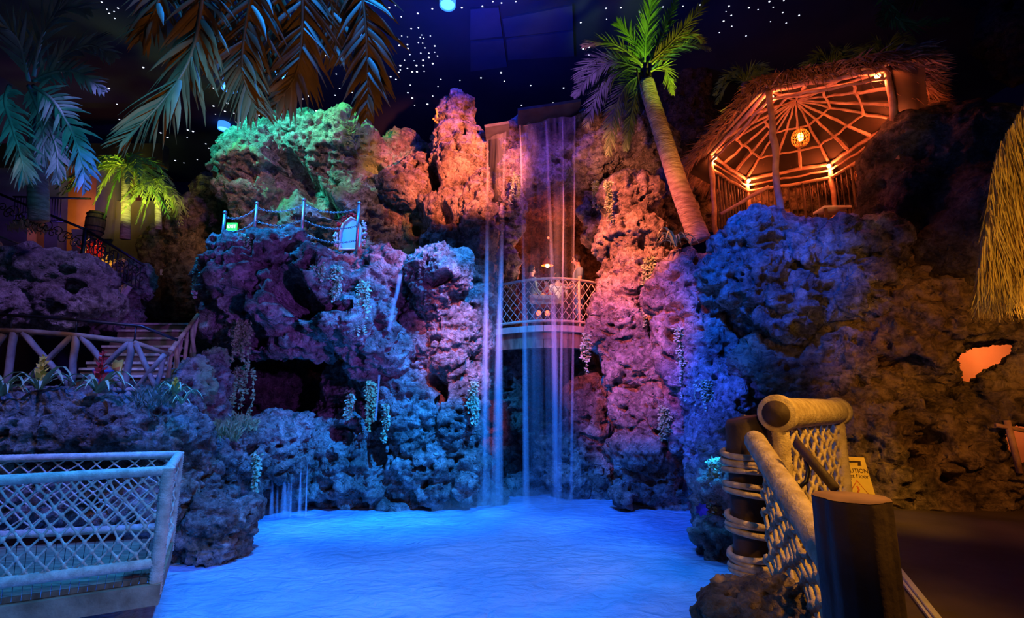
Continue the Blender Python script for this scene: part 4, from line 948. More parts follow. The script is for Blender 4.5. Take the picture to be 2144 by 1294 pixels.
# lit vertical bamboo bars beside three posts
M['bulb'] = emis_mat('warm_bulb', (1.0, 0.50, 0.22), 5.0)
blab = ['bulb at the left corner post of the gazebo', 'bulb at the top of the front gazebo post', 'bulb near the upper right corner of the gazebo', 'bulb at the right corner of the gazebo ring beside the dark rock', 'bulb at the back of the gazebo right of the lantern', 'bulb at the lower left back corner of the gazebo']
for i, (p, lab) in enumerate(zip(ring, blab)):
    p = p+(cen-p).normalized()*.09-Vector((0, 0, .05))
    if i == 2: p = at(1837, 156, p.y)
    e = empty('light_bulb', p, lab, 'light bulb', 'bulbs around the gazebo ring')
    MB().ball(p-Vector((0, 0, .03)), .045, 10, 8).build('bulb', M['bulb'], e); MB().tube([p, p+Vector((0, 0, .09))], .03, 8).build('socket', M['iron'], e)
    point(p-Vector((0, 0, .12)), (1.0, .17, .05), 34, .05)
# lantern
lc = at(1676, 289, cen.y-.1); rL = .165
e = empty('lantern', lc, 'round woven wire lantern glowing yellow under the gazebo roof', 'lantern')
b = MB()
for k in range(9):
    a = math.pi*k/9; b.tube([lc+Vector((rL*math.cos(t)*math.cos(a), rL*math.cos(t)*math.sin(a), rL*1.15*math.sin(t))) for t in [6.28318*j/24 for j in range(24)]], .006, 5, closed=True)
for z in (-.7, -.35, 0, .35, .7):
    r_ = rL*math.sqrt(1-z*z); b.tube([lc+Vector((r_*math.cos(t), r_*math.sin(t), z*rL*1.15)) for t in [6.28318*j/20 for j in range(20)]], .006, 5, closed=True)
M['wire'] = mat('brass_wire', (0.9, .5, .12), (.6, .3, .08), 6, .35)
b.build('cage', M['wire'], e)
MB().ball(lc+Vector((0, 0, .02)), .065, 12, 8, (1, 1, 1.3)).build('bulb', emis_mat('lantern_bulb', (1.0, .50, .08), 9), e)
MB().tube([lc+Vector((0, 0, rL*1.1)), Vector((lc.x, lc.y, apex.z-.1))], .008, 5).build('cord', M['iron'], e)
point(lc-Vector((0, 0, .0)), (1.0, .30, .04), 70, .07)
# cushions on the gazebo bench
for k, (px, py, w_, lab) in enumerate([(1742, 440, .5, 'pale small table top seen through the gazebo railing'), ]):
    p = at(px, py, 9.9); t_ = empty('table', p, lab, 'table'); MB().box(p, (.55, .4, .05)).build('table_top', M['white'], t_)
    for sx in (-.24, .24):
        for sy in (-.16, .16): MB().box(p+Vector((sx, sy, (ZF-p.z)/2)), (.05, .05, p.z-ZF)).build('leg', M['darkwood'], t_)
o = rock('rock_cliff', 'warm-lit rugged rock wall behind the gazebo railing', [(1640, 430, 12, 150, 60, .4), (1780, 430, 12, 90, 70, .4), (1520, 430, 12.2, 60, 60, .4)], M['rock_tan'], vox=.06, seed=301, big=.1)

# ------------------------------------------------------------------ chain posts, exit sign, mirror on the ledge
cps = [((471, 447), (466, 520), 10.2), ((538, 428), (533, 500), 10.4), ((637, 421), (631, 505), 10.3), ((752, 428), (747, 530), 9.9)]
plab = ['leftmost short steel post of the chain fence beside the green sign', 'second steel chain post from the left on the ledge', 'third steel chain post, mid ledge, left of the mirror', 'steel chain post standing before the flower-framed mirror']
M['steelp'] = mat('galvanised_post', (0.42, 0.42, 0.45), (0.3, 0.3, 0.33), 8, .35, metal=.7, spec=.5)
tops = []
for (t_, b_, Y), lab in zip(cps, plab):
    a_ = at(*t_, Y); c_ = at(*b_, Y); c_ = Vector((a_.x, a_.y, c_.z)); tops.append((a_, c_))
    e = empty('chain_post', c_, lab, 'post', 'chain posts along the ledge'); pl_ = MB().tube([c_, a_], .032, 10).build('pole', M['steelp'], e); MB().ball(a_+Vector((0, 0, .02)), .045, 10, 8).build('finial', M['steelp'], pl_)
for k in range(3):
    e = empty('chain', tops[k][0]-Vector((0, 0, .1)), ['chain set between the first and second posts over the ledge', 'chain set between the second and third posts over the ledge', 'chain set between the third post and the post by the mirror'][k], 'chain', 'chains strung along the ledge')
    for row, dz in enumerate((.08, .42, .7)):
        a_ = tops[k][0]-Vector((0, 0, dz*min(1, (tops[k][0].z-tops[k][1].z)/.9))); c_ = tops[k+1][0]-Vector((0, 0, dz*min(1.1, (tops[k+1][0].z-tops[k+1][1].z)/.9)))
        b = MB(); N_ = int((c_-a_).length/.045); 
        for i in range(N_):
            f = (i+.5)/N_; p = a_.lerp(c_, f); p.z -= .13*4*f*(1-f); d = (c_-a_).normalized(); d.z -= .13*4*(1-2*f)/(c_-a_).length; d.normalize()
            s = (Vector((0, 0, 1)) if i % 2 else Vector((0, 1, 0))); s = (s-d*s.dot(d)).normalized()
            b.tube([p+d*.032*math.cos(t)+s*.018*math.sin(t) for t in [6.28318*j/8 for j in range(8)]], .006, 4, closed=True)
        b.build('chain_links', M['steelp'], e)
def text_mesh(name, body, size, m, parent, loc, rot, ext=.002, origin=True, bold=0):
    cu = bpy.data.curves.new(name, 'FONT'); cu.body = body; cu.size = size; cu.extrude = ext; cu.align_x = 'CENTER'; cu.align_y = 'CENTER'; cu.offset = bold
    o = bpy.data.objects.new(name, cu); C.objects.link(o); dg = bpy.context.evaluated_depsgraph_get(); me = bpy.data.meshes.new_from_object(o.evaluated_get(dg)); bpy.data.objects.remove(o)
    me.materials.clear(); me.materials.append(m); o = bpy.data.objects.new(name, me); C.objects.link(o)
    if parent is not None: o.parent = parent; loc = Vector(loc)-Vector(parent.location)
    o.location = loc; o.rotation_euler = rot; return o
ex = at(486, 475, 11.2)
e = empty('exit_sign', ex, 'small glowing green EXIT sign behind the chain fence', 'exit sign')
MB().box(ex, (.24, .04, .19)).build('housing', emis_mat('exit_green', (.03, .55, .08), 1.0), e, smooth=False)
text_mesh('lettering', 'EXIT', .105, emis_mat('exit_letters', (.55, 1.0, .5), 3.0), e, ex+Vector((0, -.024, 0)), (math.pi/2, 0, 0), bold=.002)
MB().box(ex-Vector((0, -.02, .45)), (.03, .03, .75)).build('bracket', M['iron'], e)
point(ex-Vector((0, .25, 0)), (.1, 1, .2), 3, .1)
# mirror arch
mc = at(731, 488, 10.6); s = mpp(731, 488, 10.6)
e = empty('mirror', (mc.x, mc.y, mc.z-.38), 'arched mirror framed in red and white flowers on the ledge', 'mirror')
prof = [(-17, -34), (24, -34), (24, 8), (14, 28), (2, 33), (-12, 20), (-18, 2)]
def mp_(x, y, dy=0): return mc+Vector((x*s, dy, y*s))
vs = [mp_(x, y, 0) for x, y in prof]+[mp_(x, y, .05) for x, y in prof]; n = len(prof)
M['mirror'] = mat('pale_mirror_pane', (.35, .66, .90), (.28, .56, .82), 1.0, .25, spec=.6)
MB().add(vs, [tuple(range(n)), tuple(reversed(range(n, 2*n)))]+[(i, i+n, (i+1) % n+n, (i+1) % n) for i in range(n)]).build('pane', M['mirror'], e, smooth=False)
fr_ = MB().tube([mp_(x*1.06, y*1.04, .0) for x, y in prof], .03, 8, closed=True).build('frame', M['white'], e)
rr = random.Random(8)
for nm, m_, seg in (('red_flowers', 'redflower', [(-26, 4), (-20, 20), (-8, 34), (6, 40), (18, 34)]), ('white_flowers', 'white', [(28, 26), (34, 10), (32, -10), (30, -30), (-24, -32), (-27, -16), (-28, 0)])):
    b = MB()
    for i in range(len(seg)-1):
        for k in range(16):
            t = rr.random(); x = seg[i][0]+(seg[i+1][0]-seg[i][0])*t+rr.uniform(-4, 4); y = seg[i][1]+(seg[i+1][1]-seg[i][1])*t+rr.uniform(-4, 4)
            if nm == 'white_flowers' and -22 < x < 26: continue
            b.ball(mp_(x, y, rr.uniform(-.06, .03)), rr.uniform(.02, .035), 6, 4, (1, 1, .8))
    b.build(nm, M[m_], fr_)
# ------------------------------------------------------------------ left side: stairs, log railing, iron balustrade, facade
st = empty('staircase', atz(300, 760, 2.3), 'plank stairs rising behind the log railing', 'stairs')
for k, (y0, xl, xr, Y) in enumerate([(785, 150, 345, 7.9), (770, 165, 348, 8.2), (757, 180, 352, 8.5), (740, 195, 357, 8.8), (723, 212, 362, 9.15), (706, 228, 372, 9.5), (690, 244, 385, 9.9), (676, 262, 396, 10.3)]):
    a_ = at(xl, y0, Y); c_ = at(xr, y0+3, Y); c_.z = a_.z
    MB().box(((a_.x+c_.x)/2, Y+.17, a_.z-.02), (c_.x-a_.x, .34, .04)).build('tread', M['ropew'], st, smooth=False)
    MB().box(((a_.x+c_.x)/2, Y+.05, a_.z-.13), (c_.x-a_.x, .03, .18)).build('riser', M['wood'], st, smooth=False)
# landing platform beneath
pz = at(345, 790, 7.9).z
pl = [atz(-200, 800, pz-.03), atz(150, 795, pz-.03)]
b = MB().box((-8.2, 8.6, pz-.25), (4.4, 2.2, .12)); tag(b.build('landing', M['wood'], smooth=False, origin=(-8.2, 8.4, pz-.31)), 'dim wooden landing behind the log railing at the left', 'platform')
M['bluelog'] = mat('grey_log', (0.40, 0.34, 0.28), (0.2, 0.16, 0.13), 5, .6, .008, 18)
e = empty('log_railing', at(200, 810, 7.3), 'X-braced log railing with iron handrail in front of the stairs', 'railing')
YR = 7.2
def P(x, y, Y=YR): return at(x, y, Y)
MB().tube([P(-60, 690), P(60, 694), P(160, 702), P(278, 716)], .038, 8, .05).build('top_log', M['log'], e)
MB().tube([P(278, 716), P(352, 742, 7.6)], .036, 8, .05).build('top_log', M['log'], e)
MB().tube([P(352, 742, 7.6), P(418, 654, 9.8)], .036, 8).build('top_log', M['log'], e)
MB().tube([P(-60, 655), P(120, 666), P(296, 683), P(372, 712, 7.6)], .022, 8).build('iron_handrail', M['iron'], e)
for x in (25, 162, 285): MB().tube([P(x, 665 if x < 200 else 683), P(x-4, 700 if x < 200 else 716)], .012, 6).build('bracket', M['iron'], e)
for x0, y0, x1, y1, r in [(30, 696, 10, 815, .045), (160, 704, 148, 815, .045), (275, 716, 262, 820, .045), (50, 697, 150, 812, .04), (150, 703, 40, 815, .04), (172, 706, 262, 815, .04), (272, 716, 165, 818, .04), (8, 700, -60, 800, .04), (285, 720, 330, 820, .036), (345, 742, 278, 820, .036)]:
    MB().tube(rough_pts(P(x0, y0), P(x1, y1), 4, .01), r, 8, .06).build('brace', M['bluelog'], e)
for k, x in enumerate((340, 352, 362, 374, 385, 396, 407)):
    Y = 7.6+k*.32; yt = 742-k*13
    MB().tube(rough_pts(at(x+6, yt, Y), at(x-16+(k % 3)*14, 822-k*5, Y), 4, .012), .034, 8, .08).build('baluster', M['bluelog'], e)
MB().tube([P(-60, 812), P(350, 818)], .04, 8, .05).build('bottom_log', M['bluelog'], e)
# handrail on the far side of the stairs
e = empty('stair_handrail', at(130, 683, 9.0), 'sloping pale log handrail with blue-lit posts left of the stairs', 'handrail')
MB().tube([at(128, 684, 9.0), at(190, 640, 9.6), at(288, 586, 10.3)], .05, 9, .04).build('rail', M['log'], e)
for a_, c_ in (((175, 655), (205, 700)), ((222, 628), (190, 700)), ((262, 604), (228, 690)), ((272, 600), (245, 640)), ((200, 690), (250, 660))):
    MB().tube([at(*a_, 9.7), at(*c_, 9.7)], .045, 8, .06).build('post', M['bluelog'], e)
# iron balustrade
e = empty('iron_balustrade', at(180, 530, 9.6), 'black wrought-iron balustrade with scrolls descending from the left', 'balustrade')
YB = 9.8
MB().bar(at(-40, 390, YB), at(182, 482, YB), .05, .05).build('top_rail', M['iron'], e); MB().bar(at(182, 482, YB), at(302, 556, YB+.3), .05, .05).build('top_rail', M['iron'], e)
MB().bar(at(-40, 480, YB), at(75, 524, YB), .03, .03).build('bottom_rail', M['log'], e)
MB().bar(at(168, 560, YB), at(300, 606, YB+.3), .03, .03).build('bottom_rail', M['iron'], e)
MB().bar(at(180, 478, YB), at(170, 562, YB), .06, .06, up=(0, 1, 0)).build('post', M['iron'], e)
for k in range(26):
    f = k/25; x = 5+f*290; y = 430+f*128 if x < 182 else 500+(x-182)*.62
    c0 = at(x, y+4+8*(k % 2), YB+.02*(k % 2)); R_ = .10+.03*(k % 3); sg = 1 if k % 2 else -1
    MB().tube([c0+Vector((sg*R_*(1-t/9.5)*math.cos(t), 0, R_*(1-t/9.5)*math.sin(t))) for t in [i*.42 for i in range(20)]]+[c0+Vector((0, 0, 0))], .010, 5).build('scroll', M['iron'], e)
for k in range(14):
    f = k/13; x = 190+f*105; yt = 488+(x-182)*.62
    MB().tube([at(x, yt, YB), at(x-4, yt+48, YB)], .010, 5).build('baluster', M['iron'], e)
# back facade behind the balustrade
YW = 14.0
def quad(name, pts, Y, th, m_, lab, cat, parent=None, kind=None):
    vs = [at(x, y, Y) for x, y in pts]; vs += [v+Vector((0, th, 0)) for v in vs]; n = len(pts)
    o = MB().add(vs, [tuple(range(n)), tuple(reversed(range(n, 2*n)))]+[(i, i+n, (i+1) % n+n, (i+1) % n) for i in range(n)]).build(name, m_, parent, smooth=False, origin=None if parent is not None else vs[0])
    if lab: tag(o, lab, cat, None, kind)
    return o
fc = empty('facade', at(200, 560, YW), 'stained plaster building front with glowing openings behind the ferns', 'building')
quad('wall', [(215, 420), (335, 420), (335, 640), (150, 640), (150, 480), (215, 480)], YW, .3, M['plaster'], None, None, fc)
quad('wall', [(-60, 340), (60, 340), (55, 560), (-60, 560)], YW+.2, .3, M['plaster'], None, None, fc)
quad('pillar', [(98, 330), (126, 330), (120, 520), (92, 520)], YW-.1, .3, M['plaster'], None, None, fc)
quad('pillar', [(205, 340), (245, 340), (232, 500), (195, 500)], YW-.1, .3, M['plaster'], None, None, fc)
quad('inner_wall', [(50, 330), (300, 330), (300, 600), (50, 600)], YW+1.8, .1, M['plaster'], None, None, fc)
quad('lintel', [(-60, 300), (340, 300), (340, 345), (-60, 345)], YW, .3, M['cloth_dark'], None, None, fc)
p = at(150, 430, YW+1.0); point(p, (1, .24, .03), 40, .2)
point(at(235, 410, YW-.6), (1, .45, .06), 5, .15)
point(at(228, 440, YW-.5), (.75, .8, .1), 1.5, .15)
spot(at(300, 470, 11.0), at(285, 360, 12.2), (.75, 1.0, .12), 260, 70, .8, .1)
spot(at(200, 480, 11.0), at(235, 360, 12.2), (.9, .95, .15), 140, 60, .8, .1)
e = empty('barrel', at(196, 492, 12.6), 'dim wooden barrel on its end under the ferns', 'barrel')
c0 = at(196, 492, 12.6); rs__ = [.17, .20, .215, .215, .20, .17]
sv_ = MB().tube([c0+Vector((0, 0, .62*i/5)) for i in range(6)], rs__, 18).build('staves', M['barrel'], e)
for i, z in ((.9, .08), (1, .2), (1, .43), (.9, .55)): MB().tube([c0+Vector((0, 0, z-.015)), c0+Vector((0, 0, z+.015))], .205+.012*i, 18).build('hoop', M['iron'], sv_)
lt = empty('lattice_railing', at(90, 470, 12.5), 'purple-lit lattice railing of the upper floor at the left', 'railing')
b = MB()
for k in range(17): b.tube([at(32+k*6, 414, 12.5), at(30+k*6, 462, 12.5)], .012, 5)
b.build('bars', M['iron'], lt)
MB().bar(at(28, 412, 12.5), at(190, 416, 12.5), .04, .04).build('rail', M['iron'], lt); MB().bar(at(28, 462, 12.5), at(140, 464, 12.5), .04, .04).build('rail', M['iron'], lt)
spot(at(90, 520, 11.3), at(80, 430, 12.6), (.2, .1, 1.0), 120, 60, .8, .1)
quad('notice', [(335, 564), (343, 564), (343, 576), (335, 576)], 13.0, .02, M['white'], 'tiny pale notice on the dark wall by the stairs', 'notice')
quad('wall_rear', [(305, 500), (430, 470), (430, 700), (300, 700)], 14.2, .2, M['cloth_dark'], 'dark brown wall at the head of the stairs', 'wall', kind='structure')
# red and yellow lit plants behind the balustrade
tuft(195, 520, 10.6, .2, 'redflower', 'red-lit plant behind the iron scrolls', 11, 160, .2, 'red_plant')
tuft(218, 555, 10.6, .18, 'leafy', 'yellow-lit plant behind the iron scrolls', 12, 160, .2, 'yellow_plant')
point(at(205, 530, 10.2), (1, .35, .1), 10, .05)
tuft(60, 470, 11, .4, 'ivy', 'dim leafy hedge behind the upper iron rail', 13, 300, .15, 'hedge')
# yellow sign and blue pot behind the railing
e = empty('caution_sign', at(245, 800, 7.7), 'yellow folding floor sign on the landing behind the log railing', 'caution sign')
MB().bar(at(238, 800, 7.7), at(248, 756, 7.85), .16, .02, up=(0, 1, 0)).build('panel', M['cone'], e); MB().bar(at(240, 800, 8.0), at(248, 756, 7.87), .16, .02, up=(0, 1, 0)).build('panel', M['cone'], e)
MB().bar(at(241, 786, 7.735), at(245, 770, 7.79), .1, .02, up=(0, 1, 0)).build('marking', M['printo'], e)
c0 = at(212, 806, 6.8)
b = MB(); vs = []
for z, r in ((0, .06), (.16, .11), (.2, .12), (.19, .1), (.03, .05)): vs += [c0+Vector((r*math.cos(6.283*i/14), r*math.sin(6.283*i/14), z)) for i in range(14)]
b.add(vs, [(k*14+i, k*14+(i+1) % 14, (k+1)*14+(i+1) % 14, (k+1)*14+i) for k in range(4) for i in range(14)]+[tuple(range(14)), tuple(range(56, 70))])
tag(b.build('flower_pot', mat('blue_glazed_pot', (.05, .10, .30), None, 5, .3), origin=c0), 'small blue pot standing among the bromeliads', 'pot')
# ------------------------------------------------------------------ people
def skin_mesh(name, chains, m_, parent, levels=1):
    """chains: list of [(point, radius), ...]; points shared by value are merged so the surface is continuous"""
    vs = []; rs = []; es = []; idx = {}
    def vid(p, r):
        k = tuple(round(c, 4) for c in p)
        if k not in idx: idx[k] = len(vs); vs.append(tuple(p)); rs.append(r)
        return idx[k]
    for ch in chains:
        ids = [vid(p, r) for p, r in ch]
        for a, c in zip(ids, ids[1:]): es.append((a, c))
    me = bpy.data.meshes.new(name); me.from_pydata(vs, es, [])
    o = bpy.data.objects.new('tmp', me); C.objects.link(o)
    md = o.modifiers.new('s', 'SKIN'); md.use_smooth_shade = True; md.branch_smoothing = 0.3
    sv = me.skin_vertices[0].data
    for i, r in enumerate(rs):
        sv[i].radius = r if isinstance(r, tuple) else (r, r); sv[i].use_root = (i == 0)
    sb = o.modifiers.new('u', 'SUBSURF'); sb.levels = levels; sb.render_levels = levels
    dg = bpy.context.evaluated_depsgraph_get(); dg.update()
    ne = bpy.data.meshes.new_from_object(o.evaluated_get(dg)); bpy.data.objects.remove(o)
    off = Vector(parent.location); ne.transform(Matrix.Translation(-off)); ne.materials.clear(); ne.materials.append(m_)
    ne.polygons.foreach_set('use_smooth', [True]*len(ne.polygons)); ne.name = name
    r_ = bpy.data.objects.new(name, ne); C.objects.link(r_); r_.parent = parent; return r_
def person(loc, yaw, J, shirt, trousers, hair, label, h=1.75, long_sleeve=False, lean=0):
    """J: joints in body frame: +x is forward, +y left, z up, in metres for h=1.75"""
    k = h/1.75; R = Matrix.Rotation(yaw, 3, 'Z'); loc = Vector(loc)
    def W(p): return loc+R @ (Vector(p)*k)
    e = empty('person', loc, label, 'person')
    g = {n_: W(p) for n_, p in J.items()}
    ch = [[(g['pelvis'], (.13*k, .11*k)), (g['waist'], (.125*k, .10*k)), (g['chest'], (.15*k, .115*k)), (g['shoulders'], (.10*k, .09*k)), (g['neck'], .055*k), (g['head0'], .07*k), (g['head1'], (.085*k, .09*k)), (g['head2'], (.075*k, .08*k))]]
    for s in ('l', 'r'):
        ch.append([(g['shoulders'], (.10*k, .09*k)), (g['sh_'+s], .062*k), (g['el_'+s], .042*k), (g['wr_'+s], .028*k), (g['ha_'+s], (.036*k, .022*k))])
        ch.append([(g['pelvis'], (.13*k, .11*k)), (g['hip_'+s], .095*k), (g['kn_'+s], .06*k), (g['an_'+s], .04*k), (g['to_'+s], .035*k)])
    body = skin_mesh('body', ch, M['skin'], e)
    # face and fingers
    hd = (g['head2']-g['head0']).normalized(); fw = W(Vector(J['head1'])+Vector(J.get('face', (1, 0, 0)))*.1)-g['head1']; fw.normalize(); sd = fw.cross(hd)
    MB().tube([g['head1']+fw*.075*k+hd*.015*k, g['head1']+fw*.105*k-hd*.018*k, g['head1']+fw*.078*k-hd*.025*k], [.008*k, .015*k, .01*k], 6).build('nose', M['skin'], body)
    for s in (1, -1):
        MB().ball(g['head1']+fw*.078*k+sd*s*.03*k+hd*.02*k, .011*k, 6, 5).build('eye', M['hair'], body)
        MB().ball(g['head1']+sd*s*.082*k-fw*.005*k, .026*k, 7, 5, (.6, .6, 1.1)).build('ear', M['skin'], body)
    MB().tube([g['head1']+fw*.083*k-hd*.05*k+sd*.022*k, g['head1']+fw*.087*k-hd*.05*k, g['head1']+fw*.083*k-hd*.05*k-sd*.022*k], .006*k, 5).build('mouth', mat('lips', (.4, .15, .12)), body)
    for s in ('l', 'r'):
        d = (g['ha_'+s]-g['wr_'+s]).normalized(); u = d.cross(Vector((0, 0, 1)) if abs(d.z) < .8 else R @ Vector((1, 0, 0))).normalized(); v = d.cross(u); b = MB()
        for i, L_ in enumerate((.062, .075, .07, .055)):
            p = g['ha_'+s]+u*(i-1.5)*.018*k; b.tube([p, p+d*L_*.5*k, p+d*L_*.85*k-v*.02*k], [.010*k, .009*k, .007*k], 6)
        p = g['wr_'+s]+d*.03*k+u*.03*k; b.tube([p, p+u*.02*k+d*.03*k, p+u*.02*k+d*.06*k], [.011*k, .010*k, .008*k], 6); b.build('fingers', M['skin'], body)
    sh = [[(g['pelvis'], (.15*k, .13*k)), (g['waist'], (.145*k, .118*k)), (g['chest'], (.168*k, .13*k)), (g['shoulders'], (.118*k, .105*k))]]
    for s in ('l', 'r'):
        m2 = g['el_'+s] if long_sleeve else g['sh_'+s].lerp(g['el_'+s], .75)
        c_ = [(g['shoulders'], (.118*k, .105*k)), (g['sh_'+s], .08*k), (m2, .06*k)]
        if long_sleeve: c_.append((g['el_'+s].lerp(g['wr_'+s], .85), .042*k))
        sh.append(c_)
    skin_mesh('shirt', sh, shirt, e)
    tr = [[(g['waist'].lerp(g['pelvis'], .7), (.14*k, .12*k)), (g['pelvis'], (.15*k, .13*k))]]
    for s in ('l', 'r'): tr.append([(g['pelvis'], (.15*k, .13*k)), (g['hip_'+s], .11*k), (g['kn_'+s], .078*k), (g['an_'+s].lerp(g['kn_'+s], .06), .062*k)])
    skin_mesh('trousers', tr, trousers, e)
    for s in ('l', 'r'):
        skin_mesh('shoe', [[(g['an_'+s]-Vector((0, 0, .03*k)), .05*k), (g['an_'+s].lerp(g['to_'+s], .5)-Vector((0, 0, .02*k)), .048*k), (g['to_'+s], .042*k)]], M['hair'], e)
    b = MB(); c0 = g['head1'].lerp(g['head2'], .5)-fw*.018*k+hd*.012*k
    b.ball(c0, .105*k, 14, 10, (1, 1, 1.02)); keep = []
    b.v = [tuple(Vector(v) if (Vector(v)-c0).dot(fw) < .045*k or (Vector(v)-c0).dot(hd) > .04*k else Vector(v)-fw*((Vector(v)-c0).dot(fw)-.045*k)) for v in b.v]
    b.v = [tuple(Vector(v)-hd*min(0, (Vector(v)-c0).dot(hd)+.085*k)) for v in b.v]
    b.build('hair', hair, e)
    return e
STAND = dict(pelvis=(0, 0, .93), waist=(0, 0, 1.08), chest=(.01, 0, 1.27), shoulders=(0, 0, 1.42), neck=(.01, 0, 1.50), head0=(.02, 0, 1.56), head1=(.03, 0, 1.63), head2=(.03, 0, 1.70),
    sh_l=(0, .19, 1.40), sh_r=(0, -.19, 1.40), el_l=(.02, .23, 1.12), el_r=(.02, -.23, 1.12), wr_l=(.22, .18, 1.02), wr_r=(.22, -.18, 1.02), ha_l=(.30, .16, 1.02), ha_r=(.30, -.16, 1.02),
    hip_l=(0, .09, .86), hip_r=(0, -.09, .86), kn_l=(.03, .10, .48), kn_r=(.0, -.10, .48), an_l=(0, .10, .08), an_r=(-.06, -.10, .08), to_l=(.15, .11, .04), to_r=(.09, -.11, .04))
SIT = dict(pelvis=(0, 0, .55), waist=(.0, 0, .70), chest=(.03, 0, .90), shoulders=(.05, 0, 1.05), neck=(.07, 0, 1.13), head0=(.09, 0, 1.19), head1=(.11, 0, 1.26), head2=(.11, 0, 1.33),
    sh_l=(.05, .19, 1.02), sh_r=(.05, -.19, 1.02), el_l=(.14, .23, .78), el_r=(.14, -.23, .78), wr_l=(.36, .14, .80), wr_r=(.36, -.14, .80), ha_l=(.44, .12, .80), ha_r=(.44, -.12, .80),
    hip_l=(.05, .09, .52), hip_r=(.05, -.09, .52), kn_l=(.45, .10, .52), kn_r=(.45, -.10, .52), an_l=(.46, .10, .10), an_r=(.46, -.10, .10), to_l=(.6, .11, .05), to_r=(.6, -.11, .05))
J = dict(STAND); J['head1'] = (.05, 0, 1.62); J['head2'] = (.05, 0, 1.69); J['face'] = (1, 0, -.12)
yb = 11.25
def fl(px, Y, z=zf): p = at(px, 640, Y); return Vector((p.x, Y, z))
person(fl(1213, yb), math.pi*1.02, J, M['teal'], M['jeans'], M['hair'], 'bearded man in grey-teal top and blue jeans standing at the balcony rail in profile', 1.80)
person(fl(1112, 12.0), math.pi*.12, STAND, M['teal'], M['darkwood'], M['hair'], 'person in dark clothes with pale blue sleeve at the left of the balcony group', 1.74, long_sleeve=True)
person(fl(1146, 12.8), math.pi*1.25, STAND, M['redflower'], M['darkwood'], M['hair'], 'person under the hanging cave lamp in the middle of the balcony group', 1.6)
person(fl(1170, 12.2), math.pi*.5, STAND, M['white'], M['darkwood'], M['hair'], 'person in white shirt seen from behind between the lamp and the standing man', 1.62)
# balcony furniture
tp_ = fl(1137, 11.9); e = empty('table', tp_, 'small balcony table covered with a pale cloth behind the net', 'table')
MB().box(tp_+Vector((0, 0, .92)), (.62, .5, .03)).build('table_top', M['wood'], e, smooth=False)
for sx in (-.27, .27):
    for sy in (-.2, .2): MB().box(tp_+Vector((sx, sy, .45)), (.05, .05, .9)).build('leg', M['darkwood'], e, smooth=False)
b = MB(); vs = [tp_+Vector((x, y, z)) for x, y, z in [(-.33, -.27, .945), (.33, -.27, .945), (.33, .27, .945), (-.33, .27, .945), (-.34, -.29, .72), (.34, -.29, .72), (.34, .29, .74), (-.34, .29, .74)]]
b.add(vs, [(0, 1, 2, 3), (0, 4, 5, 1), (1, 5, 6, 2), (2, 6, 7, 3), (3, 7, 4, 0)])
tag(b.build('tablecloth', M['white'], smooth=False, origin=tp_+Vector((0, 0, .72))), 'pale cloth draped over the small balcony table', 'tablecloth')
lc2 = at(1146, 556, 13.0); e = empty('pendant_lamp', lc2, 'orange glowing pendant lamp hanging in the cave', 'lamp')
vs = []
for z, r in ((.0, .16), (.12, .12), (.2, .03)): vs += [lc2+Vector((r*math.cos(6.283*i/16), r*math.sin(6.283*i/16), z)) for i in range(16)]
MB().add(vs, [(k*16+i, k*16+(i+1) % 16, (k+1)*16+(i+1) % 16, (k+1)*16+i) for k in range(2) for i in range(16)]).build('shade', M['printo'], e)
MB().ball(lc2+Vector((0, 0, .0)), .06, 10, 8).build('bulb', emis_mat('cave_bulb', (1, .4, .15), 6), e); MB().tube([lc2+Vector((0, 0, .2)), lc2+Vector((0, 0, 1.4))], .008, 5).build('cord', M['iron'], e)
point(lc2-Vector((0, .1, .12)), (1, .16, .06), 60, .08)
point(at(1150, 575, 11.7), (1, .5, .35), 14, .08)  # added fill point to brighten the people, no bulb here
point(at(1146, 498, 14.0), (1, .12, .04), 30, .08)
M['rl'] = emis_mat('red_lamp', (1.0, .10, .04), 3.0)
for k, (px, lab) in enumerate([(1128, 'left red glowing lamp low behind the balcony net'), (1146, 'right red glowing lamp low behind the balcony net')]):
    p = at(px, 656, 11.7); e = empty('table_lamp', Vector((p.x, p.y, zf)), lab, 'lamp', 'red lamps low on the balcony')
    MB().ball(Vector((p.x, p.y, p.z)), .06, 10, 8, (1, 1, 1.2)).build('globe', M['rl'], e); MB().tube([Vector((p.x, p.y, zf)), Vector((p.x, p.y, p.z-.05))], [.05, .02], 8).build('stand', M['darkwood'], e)
p = at(1148, 498, 13.4); e = empty('wall_lamp', p, 'tiny red lamp high on the back of the cave', 'lamp'); MB().ball(p, .035, 8, 6).build('globe', M['rl'], e); MB().tube([p, p+Vector((0, .3, .0))], .012, 5).build('bracket', M['iron'], e)

# ------------------------------------------------------------------ right foreground
ZD = .8
MB().add([Vector(v) for v in [(1.15, .3, ZD), (9, .3, ZD), (9, 8.5, ZD), (3.6, 8.5, ZD), (2.6, 4.4, ZD), (1.75, 3.35, ZD), (1.62, 3.0, ZD)]]+[Vector(v) for v in [(1.15, .3, -.2), (9, .3, -.2), (9, 8.5, -.2), (3.6, 8.5, -.2), (2.6, 4.4, -.2), (1.75, 3.35, -.2), (1.62, 3.0, -.2)]],
         [(0, 1, 2, 3, 4, 5, 6), tuple(range(13, 6, -1))]+[(i, i+7, (i+1) % 7+7, (i+1) % 7) for i in range(7)]).build('floor', M['concrete'], smooth=False)['kind'] = 'structure'
bpy.data.objects['floor.001'].name = 'floor_dock'
